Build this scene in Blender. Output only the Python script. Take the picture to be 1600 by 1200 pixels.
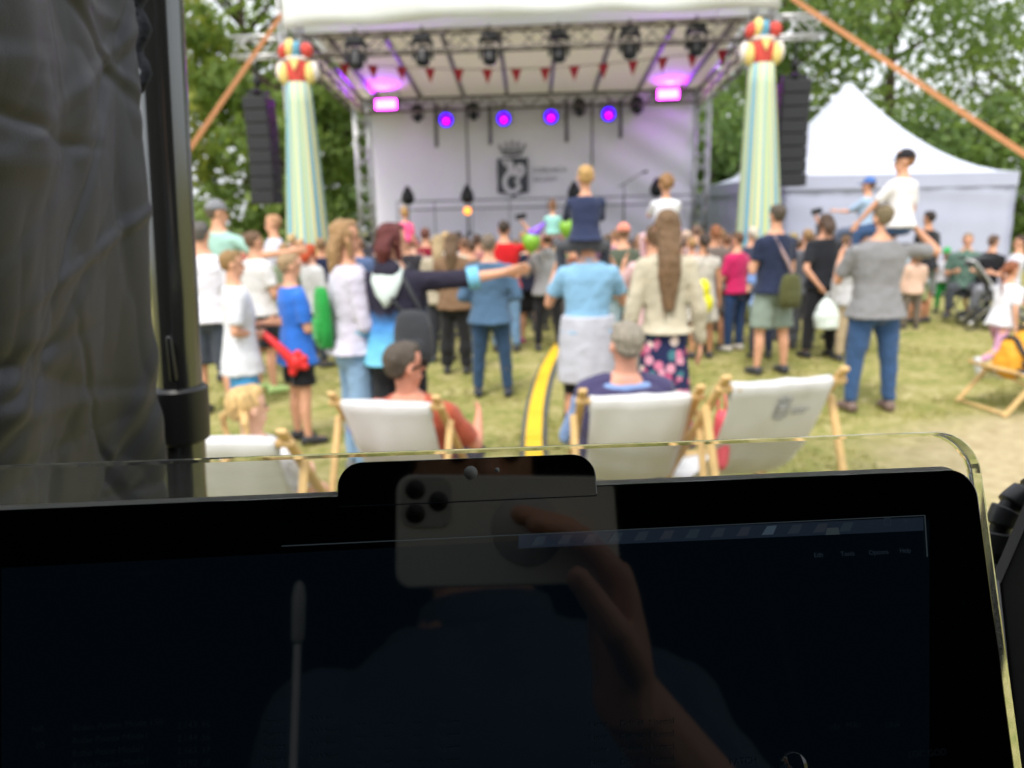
import bpy, math, random
from mathutils import Vector, Matrix, Euler
from mathutils.noise import noise as pnoise
R = math.radians
V = Vector
random.seed(7)
S = bpy.context.scene
for _o in list(bpy.data.objects):
    bpy.data.objects.remove(_o)
COL = S.collection

# ------------------------------------------------------------------ camera
CAM_Z = 1.75
cam = bpy.data.cameras.new('camera')
cam.sensor_width = 36.0
cam.lens = 27.0
cam.clip_start = 0.01
cam.clip_end = 400
cam.dof.use_dof = True
cam.dof.focus_distance = 0.30
cam.dof.aperture_fstop = 11.0
camo = bpy.data.objects.new('camera', cam)
COL.objects.link(camo)
CM = Matrix.Translation((0, 0, CAM_Z)) @ Matrix.Rotation(R(90 - 12.2), 4, 'X') @ Matrix.Rotation(R(-1.3), 4, 'Z')
camo.matrix_world = CM
S.camera = camo
S.render.resolution_x, S.render.resolution_y = 1024, 768

# ------------------------------------------------------------------ world, sun, exposure
SUN_EL, SUN_AZ = 58.0, 200.0      # azimuth measured from +Y towards +X (sun high behind the viewer)
W = bpy.data.worlds.new('World')
S.world = W
W.use_nodes = True
wn = W.node_tree
wn.nodes.clear()
wo = wn.nodes.new('ShaderNodeOutputWorld')
bg = wn.nodes.new('ShaderNodeBackground')
sky = wn.nodes.new('ShaderNodeTexSky')
sky.sky_type = 'NISHITA'
sky.sun_disc = False
sky.sun_elevation = R(SUN_EL)
sky.sun_rotation = R(SUN_AZ)
sky.air_density = 1.0
sky.dust_density = 4.0
sky.ozone_density = 1.0
# thin overcast: the sky colour is washed towards the white of the cloud layer
hsv = wn.nodes.new('ShaderNodeHueSaturation')
hsv.inputs['Saturation'].default_value = 0.38
hsv.inputs['Value'].default_value = 1.0
wn.links.new(sky.outputs[0], hsv.inputs['Color'])
cloud = wn.nodes.new('ShaderNodeMix')
cloud.data_type = 'RGBA'
cloud.inputs['Factor'].default_value = 0.6
cloud.inputs['B'].default_value = (7.3, 7.5, 7.9, 1)       # bright even cloud layer
wn.links.new(hsv.outputs[0], cloud.inputs['A'])
wn.links.new(cloud.outputs['Result'], bg.inputs['Color'])
bg.inputs['Strength'].default_value = 0.15
wn.links.new(bg.outputs[0], wo.inputs['Surface'])
sun = bpy.data.lights.new('sun', 'SUN')
sun.energy = 1.6
sun.angle = R(14)
sun.color = (1.0, 0.95, 0.87)
suno = bpy.data.objects.new('sun', sun)
COL.objects.link(suno)
_sd = V((math.sin(R(SUN_AZ)) * math.cos(R(SUN_EL)), math.cos(R(SUN_AZ)) * math.cos(R(SUN_EL)), math.sin(R(SUN_EL))))
suno.rotation_euler = _sd.to_track_quat('Z', 'Y').to_euler()
suno.location = (0, -5, 20)
vs = S.view_settings
vs.view_transform = 'Standard'
vs.look = 'None'
vs.gamma = 1.0
vs.use_curve_mapping = False
vs.exposure = 0.70
S.render.engine = 'CYCLES'
S.cycles.max_bounces = 10
S.cycles.transmission_bounces = 10
S.cycles.glossy_bounces = 5
S.cycles.diffuse_bounces = 4
S.cycles.caustics_refractive = True
S.cycles.use_denoising = True

# ------------------------------------------------------------------ pixel helpers (photo pixels, 1600 x 1200)
FPX = 1200.0
CL = V((0, 0, CAM_Z))
CR = CM.to_3x3()
def ray(px, py):
    return (CR @ V(((px - 800) / FPX, -(py - 600) / FPX, -1.0)))
def at(px, py, Y):                     # point on the sight line at world depth Y
    d = ray(px, py)
    return CL + d * (Y / d.y)
def gnd(px, py):                       # where the sight line meets the ground
    d = ray(px, py)
    return CL + d * (-CAM_Z / d.z)

# ------------------------------------------------------------------ colours and materials
def lin(c):
    r = []
    for x in c[:3]:
        x = x / 255.0
        r.append(x / 12.92 if x <= 0.04045 else ((x + 0.055) / 1.055) ** 2.4)
    return (r[0], r[1], r[2], 1.0)
MATS = {}
def mat(key, color, rough=0.7, metal=0.0, var=0.0, vscale=6.0, bump=0.0, bscale=60.0, spec=0.5, sheen=0.0, coat=0.0, emit=None, estr=0.0, trans=0.0):
    if key in MATS:
        return MATS[key]
    m = bpy.data.materials.new(key)
    m.use_nodes = True
    nt = m.node_tree
    p = nt.nodes['Principled BSDF']
    c = lin(color)
    p.inputs['Base Color'].default_value = c
    p.inputs['Roughness'].default_value = rough
    p.inputs['Metallic'].default_value = metal
    p.inputs['Specular IOR Level'].default_value = spec
    p.inputs['Sheen Weight'].default_value = sheen
    p.inputs['Coat Weight'].default_value = coat
    if trans:
        p.inputs['Transmission Weight'].default_value = trans
    if emit:
        p.inputs['Emission Color'].default_value = lin(emit)
        p.inputs['Emission Strength'].default_value = estr
    if var > 0 or bump > 0:
        tc = nt.nodes.new('ShaderNodeTexCoord')
    if var > 0:
        nz = nt.nodes.new('ShaderNodeTexNoise')
        nz.inputs['Scale'].default_value = vscale
        nz.inputs['Detail'].default_value = 6
        nt.links.new(tc.outputs['Object'], nz.inputs['Vector'])
        mr = nt.nodes.new('ShaderNodeMapRange')
        mr.inputs['To Min'].default_value = 1 - var
        mr.inputs['To Max'].default_value = 1 + var
        mr.inputs['From Min'].default_value = 0.25
        mr.inputs['From Max'].default_value = 0.75
        nt.links.new(nz.outputs['Fac'], mr.inputs['Value'])
        mx = nt.nodes.new('ShaderNodeVectorMath')
        mx.operation = 'SCALE'
        mx.inputs[0].default_value = c[:3]
        nt.links.new(mr.outputs[0], mx.inputs['Scale'])
        nt.links.new(mx.outputs[0], p.inputs['Base Color'])
    if bump > 0:
        nb = nt.nodes.new('ShaderNodeTexNoise')
        nb.inputs['Scale'].default_value = bscale
        nb.inputs['Detail'].default_value = 4
        nt.links.new(tc.outputs['Object'], nb.inputs['Vector'])
        bp = nt.nodes.new('ShaderNodeBump')
        bp.inputs['Strength'].default_value = bump
        bp.inputs['Distance'].default_value = 0.02
        nt.links.new(nb.outputs['Fac'], bp.inputs['Height'])
        nt.links.new(bp.outputs[0], p.inputs['Normal'])
    MATS[key] = m
    return m
def cloth(c):
    return mat('cloth_%d_%d_%d' % tuple(c[:3]), c, 0.9, var=0.07, vscale=9, bump=0.35, bscale=14, spec=0.2, sheen=0.15)
def skin(c):
    return mat('skin_%d_%d_%d' % tuple(c[:3]), c, 0.55, var=0.06, vscale=14, spec=0.35)
def hairm(c):
    k = 'hair_%d_%d_%d' % tuple(c[:3])
    if k in MATS:
        return MATS[k]
    m = mat(k, c, 0.55, var=0.42, vscale=1.0, bump=0.9, bscale=1.0, spec=0.4)
    nt = m.node_tree
    tc = [n for n in nt.nodes if n.bl_idname == 'ShaderNodeTexCoord'][0]
    mp = nt.nodes.new('ShaderNodeMapping')          # noise drawn out along the fall of the hair
    mp.inputs['Scale'].default_value = (85, 85, 9)
    nt.links.new(tc.outputs['Object'], mp.inputs[0])
    for n in nt.nodes:
        if n.bl_idname == 'ShaderNodeTexNoise':
            nt.links.new(mp.outputs[0], n.inputs['Vector'])
    return m

def ramp_mat(key, coordi, axis, stops, rough=0.9, interp='LINEAR', noise=0.0, scale=1.0):
    """Cloth printed with a colour ramp along one object axis (0..1 after scale)."""
    m = bpy.data.materials.new(key)
    m.use_nodes = True
    nt = m.node_tree
    p = nt.nodes['Principled BSDF']
    p.inputs['Roughness'].default_value = rough
    p.inputs['Specular IOR Level'].default_value = 0.2
    tc = nt.nodes.new('ShaderNodeTexCoord')
    sp = nt.nodes.new('ShaderNodeSeparateXYZ')
    nt.links.new(tc.outputs[coordi], sp.inputs[0])
    src = sp.outputs[axis]
    mu = nt.nodes.new('ShaderNodeMath')
    mu.operation = 'MULTIPLY'
    mu.inputs[1].default_value = scale
    nt.links.new(src, mu.inputs[0])
    src = mu.outputs[0]
    if noise:
        nz = nt.nodes.new('ShaderNodeTexNoise')
        nz.inputs['Scale'].default_value = 9
        nz.inputs['Detail'].default_value = 3
        nt.links.new(tc.outputs['Object'], nz.inputs['Vector'])
        ma = nt.nodes.new('ShaderNodeMath')
        ma.operation = 'MULTIPLY_ADD'
        ma.inputs[1].default_value = noise
        nt.links.new(nz.outputs['Fac'], ma.inputs[0])
        nt.links.new(src, ma.inputs[2])
        src = ma.outputs[0]
    cr = nt.nodes.new('ShaderNodeValToRGB')
    cr.color_ramp.interpolation = interp
    el = cr.color_ramp.elements
    el[0].position, el[0].color = stops[0][0], lin(stops[0][1])
    el[1].position, el[1].color = stops[1][0], lin(stops[1][1])
    for q, c in stops[2:]:
        e = el.new(q)
        e.color = lin(c)
    nt.links.new(src, cr.inputs[0])
    nt.links.new(cr.outputs[0], p.inputs['Base Color'])
    return m

def spots_mat(key, base, cols, scale=14, size=0.42):
    """Cloth with a print of blotches (floral, check-like)."""
    m = bpy.data.materials.new(key)
    m.use_nodes = True
    nt = m.node_tree
    p = nt.nodes['Principled BSDF']
    p.inputs['Roughness'].default_value = 0.9
    p.inputs['Specular IOR Level'].default_value = 0.2
    tc = nt.nodes.new('ShaderNodeTexCoord')
    vo = nt.nodes.new('ShaderNodeTexVoronoi')
    vo.inputs['Scale'].default_value = scale
    nt.links.new(tc.outputs['Object'], vo.inputs['Vector'])
    sp = nt.nodes.new('ShaderNodeSeparateColor')
    nt.links.new(vo.outputs['Color'], sp.inputs[0])
    cr = nt.nodes.new('ShaderNodeValToRGB')
    cr.color_ramp.interpolation = 'CONSTANT'
    el = cr.color_ramp.elements
    el[0].position, el[0].color = 0.0, lin(cols[0])
    el[1].position, el[1].color = 1.0 / len(cols), lin(cols[min(1, len(cols) - 1)])
    for k in range(2, len(cols)):
        e = el.new(k / len(cols))
        e.color = lin(cols[k])
    nt.links.new(sp.outputs[0], cr.inputs[0])
    lt = nt.nodes.new('ShaderNodeMath')
    lt.operation = 'LESS_THAN'
    lt.inputs[1].default_value = size
    nt.links.new(vo.outputs['Distance'], lt.inputs[0])
    mx = nt.nodes.new('ShaderNodeMix')
    mx.data_type = 'RGBA'
    mx.inputs['A'].default_value = lin(base)
    nt.links.new(lt.outputs[0], mx.inputs['Factor'])
    nt.links.new(cr.outputs[0], mx.inputs['B'])
    nt.links.new(mx.outputs['Result'], p.inputs['Base Color'])
    return m

# ------------------------------------------------------------------ mesh builder
def frame(d, ref=None):
    d = d.normalized()
    r = ref if ref is not None else (V((0, 0, 1)) if abs(d.z) < 0.9 else V((0, 1, 0)))
    a = r - d * r.dot(d)
    if a.length < 1e-5:
        r = V((1, 0, 0)) if abs(d.x) < 0.9 else V((0, 1, 0))
        a = r - d * r.dot(d)
    a.normalize()
    return a, d.cross(a)
def ring(c, a, b, n=12, sq=1.0):
    o = []
    for k in range(n):
        t = 2 * math.pi * k / n
        x, y = math.cos(t), math.sin(t)
        if sq != 1.0:
            x = math.copysign(abs(x) ** sq, x)
            y = math.copysign(abs(y) ** sq, y)
        o.append(c + a * x + b * y)
    return o
class MB:
    def __init__(self):
        self.v, self.f = [], []
    def loft(self, rings, cap=True, closed=True):
        n = len(rings[0])
        b = len(self.v)
        for r in rings:
            self.v.extend(r)
        for i in range(len(rings) - 1):
            for k in range(n if closed else n - 1):
                k2 = (k + 1) % n
                self.f.append((b + i * n + k, b + i * n + k2, b + (i + 1) * n + k2, b + (i + 1) * n + k))
        if cap:
            self.f.append(tuple(b + k for k in reversed(range(n))))
            e = b + (len(rings) - 1) * n
            self.f.append(tuple(e + k for k in range(n)))
        return self
    def cone(self, p0, p1, r0, r1, n=10, ref=None, wide=1.0):
        p0, p1 = V(p0), V(p1)
        a, b = frame(p1 - p0, ref)
        self.loft([ring(p0, a * r0 * wide, b * r0, n), ring(p1, a * r1 * wide, b * r1, n)])
        return self
    def caps(self, p0, p1, r0, r1, n=10):
        """Tapered limb with rounded ends."""
        p0, p1 = V(p0), V(p1)
        d = p1 - p0
        if d.length < 1e-6:
            return self
        dn = d.normalized()
        a, b = frame(d)
        rs = []
        for t in (80, 50, 22):
            rs.append(ring(p0 - dn * r0 * math.sin(R(t)), a * r0 * math.cos(R(t)), b * r0 * math.cos(R(t)), n))
        rs.append(ring(p0, a * r0, b * r0, n))
        rs.append(ring(p1, a * r1, b * r1, n))
        for t in (22, 50, 80):
            rs.append(ring(p1 + dn * r1 * math.sin(R(t)), a * r1 * math.cos(R(t)), b * r1 * math.cos(R(t)), n))
        return self.loft(rs)
    def ell(self, c, rx, ry, rz, M=None, n=14, m=9):
        c = V(c)
        M = M or Matrix.Identity(3)
        ax, ay, az = M @ V((1, 0, 0)), M @ V((0, 1, 0)), M @ V((0, 0, 1))
        rs = []
        for i in range(m):
            t = -math.pi / 2 + math.pi * (i + 0.35) / (m - 0.3)
            rs.append(ring(c + az * rz * math.sin(t), ax * rx * math.cos(t), ay * ry * math.cos(t), n))
        return self.loft(rs)
    def box(self, c, s, M=None):
        c = V(c)
        M = M or Matrix.Identity(3)
        b = len(self.v)
        for z in (-1, 1):
            for y in (-1, 1):
                for x in (-1, 1):
                    self.v.append(c + M @ V((x * s[0] / 2, y * s[1] / 2, z * s[2] / 2)))
        for q in ((0, 2, 3, 1), (4, 5, 7, 6), (0, 1, 5, 4), (2, 6, 7, 3), (0, 4, 6, 2), (1, 3, 7, 5)):
            self.f.append(tuple(b + k for k in q))
        return self
    def bar(self, p0, p1, w, h, ref=None):
        p0, p1 = V(p0), V(p1)
        a, b = frame(p1 - p0, ref)
        a, b = a * h / 2, b * w / 2
        self.loft([[p0 - a - b, p0 + a - b, p0 + a + b, p0 - a + b], [p1 - a - b, p1 + a - b, p1 + a + b, p1 - a + b]])
        return self
    def tube(self, pts, r, n=8, rend=None):
        pts = [V(p) for p in pts]
        rs = []
        a0 = None
        for i, p in enumerate(pts):
            d = pts[min(i + 1, len(pts) - 1)] - pts[max(i - 1, 0)]
            a, b = frame(d, a0)
            a0 = a
            rr = r if rend is None else r + (rend - r) * i / (len(pts) - 1)
            rs.append(ring(p, a * rr, b * rr, n))
        return self.loft(rs)
    def quad(self, a, b, c, d):
        k = len(self.v)
        self.v += [V(a), V(b), V(c), V(d)]
        self.f.append((k, k + 1, k + 2, k + 3))
        return self
    def poly(self, pts):
        k = len(self.v)
        self.v += [V(p) for p in pts]
        self.f.append(tuple(range(k, k + len(pts))))
        return self
    def prism(self, pts, off):
        """Closed slab: outline pts extruded by the vector off."""
        off = V(off)
        n = len(pts)
        k = len(self.v)
        self.v += [V(p) for p in pts] + [V(p) + off for p in pts]
        self.f.append(tuple(k + i for i in reversed(range(n))))
        self.f.append(tuple(k + n + i for i in range(n)))
        for i in range(n):
            j = (i + 1) % n
            self.f.append((k + i, k + j, k + n + j, k + n + i))
        return self
    def mesh(self, name, m=None, smooth=True):
        me = bpy.data.meshes.new(name)
        me.from_pydata([tuple(p) for p in self.v], [], self.f)
        if m:
            me.materials.append(m)
        if smooth:
            for p in me.polygons:
                p.use_smooth = True
        me.update()
        return me
    def build(self, name, m=None, parent=None, smooth=True, fix=True):
        me = self.mesh(name, m, smooth)
        if fix:
            import bmesh
            bm = bmesh.new()
            bm.from_mesh(me)
            bmesh.ops.recalc_face_normals(bm, faces=bm.faces[:])
            bm.to_mesh(me)
            bm.free()
        o = bpy.data.objects.new(name, me)
        COL.objects.link(o)
        if parent:
            o.parent = parent
        return o
def sharp(o, ang=35):
    """Smooth shading with sharp edges kept."""
    try:
        o.data.set_sharp_from_angle(angle=R(ang))
    except Exception:
        pass
    return o
def bev(o, w, seg=2):
    b = o.modifiers.new('bevel', 'BEVEL')
    b.width = w
    b.segments = seg
    b.limit_method = 'ANGLE'
    return o
def empty(name, loc=(0, 0, 0), rz=0.0):
    o = bpy.data.objects.new(name, None)
    o.empty_display_size = 0.1
    COL.objects.link(o)
    o.location = loc
    o.rotation_euler = (0, 0, rz)
    return o
def tag(o, label, cat, group=None):
    o['label'] = label
    o['category'] = cat
    if group:
        o['group'] = group
    return o
def kind(o, k):
    o['kind'] = k
    return o
def dup(root):
    """A copy of a thing, of its parts and their sub-parts."""
    c = root.copy()
    COL.objects.link(c)
    for ch in [x for x in root.children]:
        d = dup(ch)
        d.parent = c
        d.matrix_parent_inverse = ch.matrix_parent_inverse.copy()
    return c
def text_mesh(name, txt, size, m, parent=None, align='LEFT', extrude=0.0):
    cu = bpy.data.curves.new(name, 'FONT')
    cu.body = txt
    cu.size = size
    cu.align_x = align
    cu.extrude = extrude
    cu.resolution_u = 3
    t = bpy.data.objects.new(name, cu)
    COL.objects.link(t)
    me = bpy.data.meshes.new_from_object(t.evaluated_get(bpy.context.evaluated_depsgraph_get()))
    bpy.data.objects.remove(t)
    me.materials.clear()
    me.materials.append(m)
    o = bpy.data.objects.new(name, me)
    COL.objects.link(o)
    if parent:
        o.parent = parent
    return o

# plain shared materials
WHITE_FAB = mat('white_canvas', (226, 226, 226), 0.85, var=0.04, vscale=3, bump=0.15, bscale=8)
BLACK_MET = mat('black_metal', (22, 23, 26), 0.45, metal=0.0, var=0.1, spec=0.5)
BLACK_PL = mat('black_plastic', (24, 25, 28), 0.5, var=0.1)
ALU = mat('aluminium', (196, 196, 198), 0.38, metal=0.85, var=0.06)
WOOD = mat('beech_wood', (212, 176, 118), 0.55, var=0.12, vscale=22, bump=0.1)
GREY_PIPE = mat('grey_pipe', (84, 84, 88), 0.5)
# ================================================================== GROUND
def ground():
    n = 120
    mb = MB()
    xs = []
    def axis(lo, hi, near):
        out = []
        k = 70
        for i in range(k + 1):
            t = i / k
            out.append(lo + (hi - lo) * t)
        return out
    X = [-120, -80, -50, -35] + [-26 + 0.5 * i for i in range(105)] + [35, 50, 80, 120]
    Y = [-40, -25, -15] + [-8 + 0.4 * i for i in range(95)] + [34, 40, 55, 80, 120, 160]
    for y in Y:
        for x in X:
            z = 0.018 * pnoise(V((x * 0.5, y * 0.5, 0.3))) - 0.012
            mb.v.append(V((x, y, z)))
    w = len(X)
    for j in range(len(Y) - 1):
        for i in range(w - 1):
            a = j * w + i
            mb.f.append((a, a + 1, a + w + 1, a + w))
    m = bpy.data.materials.new('dry_lawn')
    m.use_nodes = True
    nt = m.node_tree
    p = nt.nodes['Principled BSDF']
    p.inputs['Roughness'].default_value = 0.95
    p.inputs['Specular IOR Level'].default_value = 0.15
    tc = nt.nodes.new('ShaderNodeTexCoord')
    def noise(sc, det, ro=0.6):
        q = nt.nodes.new('ShaderNodeTexNoise')
        q.inputs['Scale'].default_value = sc
        q.inputs['Detail'].default_value = det
        q.inputs['Roughness'].default_value = ro
        nt.links.new(tc.outputs['Object'], q.inputs['Vector'])
        return q
    def rampn(src, stops):
        cr = nt.nodes.new('ShaderNodeValToRGB')
        el = cr.color_ramp.elements
        el[0].position, el[0].color = stops[0][0], lin(stops[0][1])
        el[1].position, el[1].color = stops[1][0], lin(stops[1][1])
        for q, c in stops[2:]:
            e = el.new(q)
            e.color = lin(c)
        nt.links.new(src, cr.inputs[0])
        return cr
    big = noise(1.7, 8, 0.75)
    fine = noise(9, 6, 0.75)
    ad = nt.nodes.new('ShaderNodeMath')
    ad.operation = 'MULTIPLY_ADD'
    ad.inputs[1].default_value = 0.55
    nt.links.new(fine.outputs['Fac'], ad.inputs[0])
    sc = nt.nodes.new('ShaderNodeMath')
    sc.operation = 'MULTIPLY'
    sc.inputs[1].default_value = 0.5
    nt.links.new(big.outputs['Fac'], sc.inputs[0])
    nt.links.new(sc.outputs[0], ad.inputs[2])
    grass = rampn(ad.outputs[0], [(0.36, (84, 100, 46)), (0.46, (124, 130, 68)), (0.54, (154, 147, 92)), (0.65, (188, 176, 132))])
    dirt = rampn(fine.outputs['Fac'], [(0.3, (150, 134, 100)), (0.7, (192, 178, 142))])
    # a worn sandy patch beside the control tent
    sx = nt.nodes.new('ShaderNodeVectorMath')
    sx.operation = 'DISTANCE'
    mp = nt.nodes.new('ShaderNodeMapping')
    mp.inputs['Scale'].default_value = (0.5, 0.62, 1)
    nt.links.new(tc.outputs['Object'], mp.inputs[0])
    nt.links.new(mp.outputs[0], sx.inputs[0])
    sx.inputs[1].default_value = (4.6 * 0.5, 4.8 * 0.62, 0)
    s2 = nt.nodes.new('ShaderNodeMath')
    s2.operation = 'MULTIPLY_ADD'
    s2.inputs[1].default_value = 0.9
    nt.links.new(big.outputs['Fac'], s2.inputs[0])
    nt.links.new(sx.outputs['Value'], s2.inputs[2])
    mr = nt.nodes.new('ShaderNodeMapRange')
    mr.inputs['From Min'].default_value = 1.62
    mr.inputs['From Max'].default_value = 1.25
    nt.links.new(s2.outputs[0], mr.inputs['Value'])
    mx = nt.nodes.new('ShaderNodeMix')
    mx.data_type = 'RGBA'
    nt.links.new(mr.outputs[0], mx.inputs['Factor'])
    nt.links.new(grass.outputs[0], mx.inputs['A'])
    nt.links.new(dirt.outputs[0], mx.inputs['B'])
    nt.links.new(mx.outputs['Result'], p.inputs['Base Color'])
    bp = nt.nodes.new('ShaderNodeBump')
    bp.inputs['Strength'].default_value = 0.6
    bp.inputs['Distance'].default_value = 0.03
    nt.links.new(fine.outputs['Fac'], bp.inputs['Height'])
    nt.links.new(bp.outputs[0], p.inputs['Normal'])
    o = mb.build('ground', m)
    kind(o, 'structure')
ground()

def grass_tufts():
    mb = MB()
    rnd = random.Random(3)
    for i in range(22000):
        y = 2.6 + 9.5 * rnd.random() ** 1.5
        x = rnd.uniform(-0.62, 0.72) * (y + 1.0)
        if pnoise(V((x * 0.8, y * 0.8, 4))) < -0.05 or ((x - 4.6) * 0.5) ** 2 + ((y - 4.8) * 0.62) ** 2 < 1.1:
            continue
        for k in range(3):
            a = rnd.uniform(0, 6.28)
            h = rnd.uniform(0.02, 0.055)
            w = V((math.cos(a), math.sin(a), 0)) * 0.006
            l = V((rnd.uniform(-1, 1), rnd.uniform(-1, 1), 0)) * h * 0.6
            b = V((x + rnd.uniform(-.04, .04), y + rnd.uniform(-.04, .04), -0.01))
            q = len(mb.v)
            mb.v += [b - w, b + w, b + l + V((0, 0, h))]
            mb.f.append((q, q + 1, q + 2))
    o = mb.build('grass', mat('grass_blade', (146, 144, 82), 0.9, var=0.35, vscale=3, spec=0.1), smooth=False, fix=False)
    kind(o, 'stuff')
grass_tufts()

# ================================================================== TREES
BARK = mat('bark', (78, 66, 54), 0.95, var=0.3, vscale=9, bump=0.7, bscale=16)
def leafm(key, c):
    m = bpy.data.materials.new(key)
    m.use_nodes = True
    nt = m.node_tree
    p = nt.nodes['Principled BSDF']
    p.inputs['Roughness'].default_value = 0.55
    p.inputs['Specular IOR Level'].default_value = 0.3
    g = nt.nodes.new('ShaderNodeNewGeometry')
    cr = nt.nodes.new('ShaderNodeValToRGB')
    a = lin(c)
    cr.color_ramp.elements[0].color = (a[0] * 0.6, a[1] * 0.65, a[2] * 0.6, 1)
    cr.color_ramp.elements[1].color = (a[0] * 1.55, a[1] * 1.4, a[2] * 1.2, 1)
    nt.links.new(g.outputs['Random Per Island'], cr.inputs[0])
    nt.links.new(cr.outputs[0], p.inputs['Base Color'])
    tr = nt.nodes.new('ShaderNodeBsdfTranslucent')
    tr.inputs['Color'].default_value = (a[0] * 2.2, a[1] * 2.0, a[2] * 1.2, 1)
    mx = nt.nodes.new('ShaderNodeMixShader')
    mx.inputs[0].default_value = 0.5
    nt.links.new(p.outputs[0], mx.inputs[1])
    nt.links.new(tr.outputs[0], mx.inputs[2])
    out = nt.nodes['Material Output']
    nt.links.new(mx.outputs[0], out.inputs[0])
    return m
LEAF = [leafm('leaf_fresh', (128, 148, 82)), leafm('leaf_mid', (114, 136, 80)), leafm('leaf_dark', (94, 118, 72)), leafm('leaf_yellow', (142, 152, 86))]
def tree(x, y, h, rad, base, nleaf, lm, label, seed, low=0.25, leaf=0.16, name='broadleaf_tree', gap=0.0):
    rnd = random.Random(seed)
    t = empty(name, (x, y, 0))
    tag(t, label, 'tree', 'trees behind the stage')
    tk = MB()
    lean = V((rnd.uniform(-.5, .5), rnd.uniform(-.5, .5), 0))
    top = V((0, 0, h * 0.72)) + lean
    pts = [V((0, 0, -0.1)), V((0, 0, h * 0.2)) + lean * 0.2, V((0, 0, h * 0.45)) + lean * 0.6, top]
    tk.tube(pts, base, 10, base * 0.25)
    limbs = []
    for k in range(9):
        s = rnd.uniform(0.22, 0.66) * h
        a = k * 2.4 + rnd.uniform(-.4, .4)
        st = V((0, 0, s)) + lean * (s / h)
        e = st + V((math.cos(a), math.sin(a), rnd.uniform(0.4, 0.9))) * rad * rnd.uniform(0.55, 0.8)
        tk.tube([st, (st + e) / 2 + V((0, 0, rnd.uniform(-.2, .3))), e], base * 0.38, 6, base * 0.08)
        limbs.append(e)
    tk.build('trunk', BARK, t, fix=False)
    cl = []
    zc, zr = h * (1 + low) / 2, h * (1 - low) / 2
    for k in range(46):
        while True:
            q = V((rnd.uniform(-1, 1), rnd.uniform(-1, 1), rnd.uniform(-1, 1)))
            if 0.25 < q.length < 1:
                break
        q = V((q.x * rad, q.y * rad, zc + q.z * zr))
        cl.append((q, rnd.uniform(0.16, 0.34) * rad))
    for e in limbs:
        cl.append((e, 0.3 * rad))
    v, f = [], []
    tot = sum(r * r for _, r in cl)
    for c, r in cl:
        n = int(nleaf * r * r / tot)
        for i in range(n):
            d = V((rnd.gauss(0, 1), rnd.gauss(0, 1), rnd.gauss(0, 1)))
            if d.length < 1e-3:
                continue
            d.normalize()
            p = c + V((d.x, d.y, d.z * 0.75)) * r * (0.45 + 0.6 * rnd.random() ** 0.6)
            nrm = (d + V((rnd.uniform(-1, 1), rnd.uniform(-1, 1), rnd.uniform(-.3, 1.2)))).normalized()
            a, b = frame(nrm, V((rnd.uniform(-1, 1), rnd.uniform(-1, 1), rnd.uniform(-1, 1))))
            s = leaf * rnd.uniform(0.6, 1.3)
            k = len(v)
            v += [tuple(p - a * s), tuple(p + b * s * 0.55 + nrm * s * .15), tuple(p + a * s), tuple(p - b * s * 0.55 + nrm * s * .15)]
            f.append((k, k + 1, k + 2, k + 3))
    me = bpy.data.meshes.new('crown')
    me.from_pydata(v, [], f)
    me.materials.append(lm)
    o = bpy.data.objects.new('crown', me)
    COL.objects.link(o)
    o.parent = t
    return t
TREES = [
    # x, y, h, rad, leafmat, low, label
    (-14.5, 25, 11.0, 4.2, 0, 0.16, 'fresh green broadleaf tree with sky holes, outermost behind the tent pole'),
    (-10.8, 22, 10.5, 3.4, 3, 0.10, 'yellow-green bushy tree behind the crowd, under the orange strap'),
    (-8.8, 27, 14.0, 4.4, 1, 0.2, 'tall mid-green tree behind the speaker stack beside the orange strap'),
    (-4.6, 27, 13.0, 4.0, 1, 0.1, 'mid-green tree closing the gap beside the rear stage tower and logo backdrop'),
    (0.5, 30, 15.0, 5.0, 2, 0.15, 'dark green tree hidden mostly behind the stage roof'),
    (6.2, 28, 14.0, 4.4, 2, 0.08, 'dark green tree between the stage and the striped column near the white tent'),
    (9.8, 30, 15.0, 4.6, 1, 0.12, 'tall mid-green tree behind the speaker stack nearer the white tent'),
    (14.0, 29, 15.5, 4.8, 2, 0.14, 'broad dark tree rising behind the peak of the white tent'),
    (18.5, 27, 12.5, 4.6, 1, 0.14, 'thinner mid-green tree beyond the end of the white tent'),
    (21.5, 24, 9.5, 3.6, 2, 0.08, 'low dark tree at the picture edge beyond the seated people'),
    (-6.4, 23.5, 9.5, 3.0, 1, 0.06, 'rounded mid-green tree between the striped column and the rear stage tower'),
    (-18.0, 29, 13.0, 4.6, 1, 0.12, 'mid-green tree far out behind the black curtain'),
]
for i, (x, y, h, rd, lm, low, lb) in enumerate(TREES):
    tree(x, y, h, rd, 0.22 + 0.01 * i, {0: 3600, 1: 4800, 2: 4200, 6: 5200, 7: 5200, 8: 3600}.get(i, 9000), LEAF[lm], lb, 50 + i, low)
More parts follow.
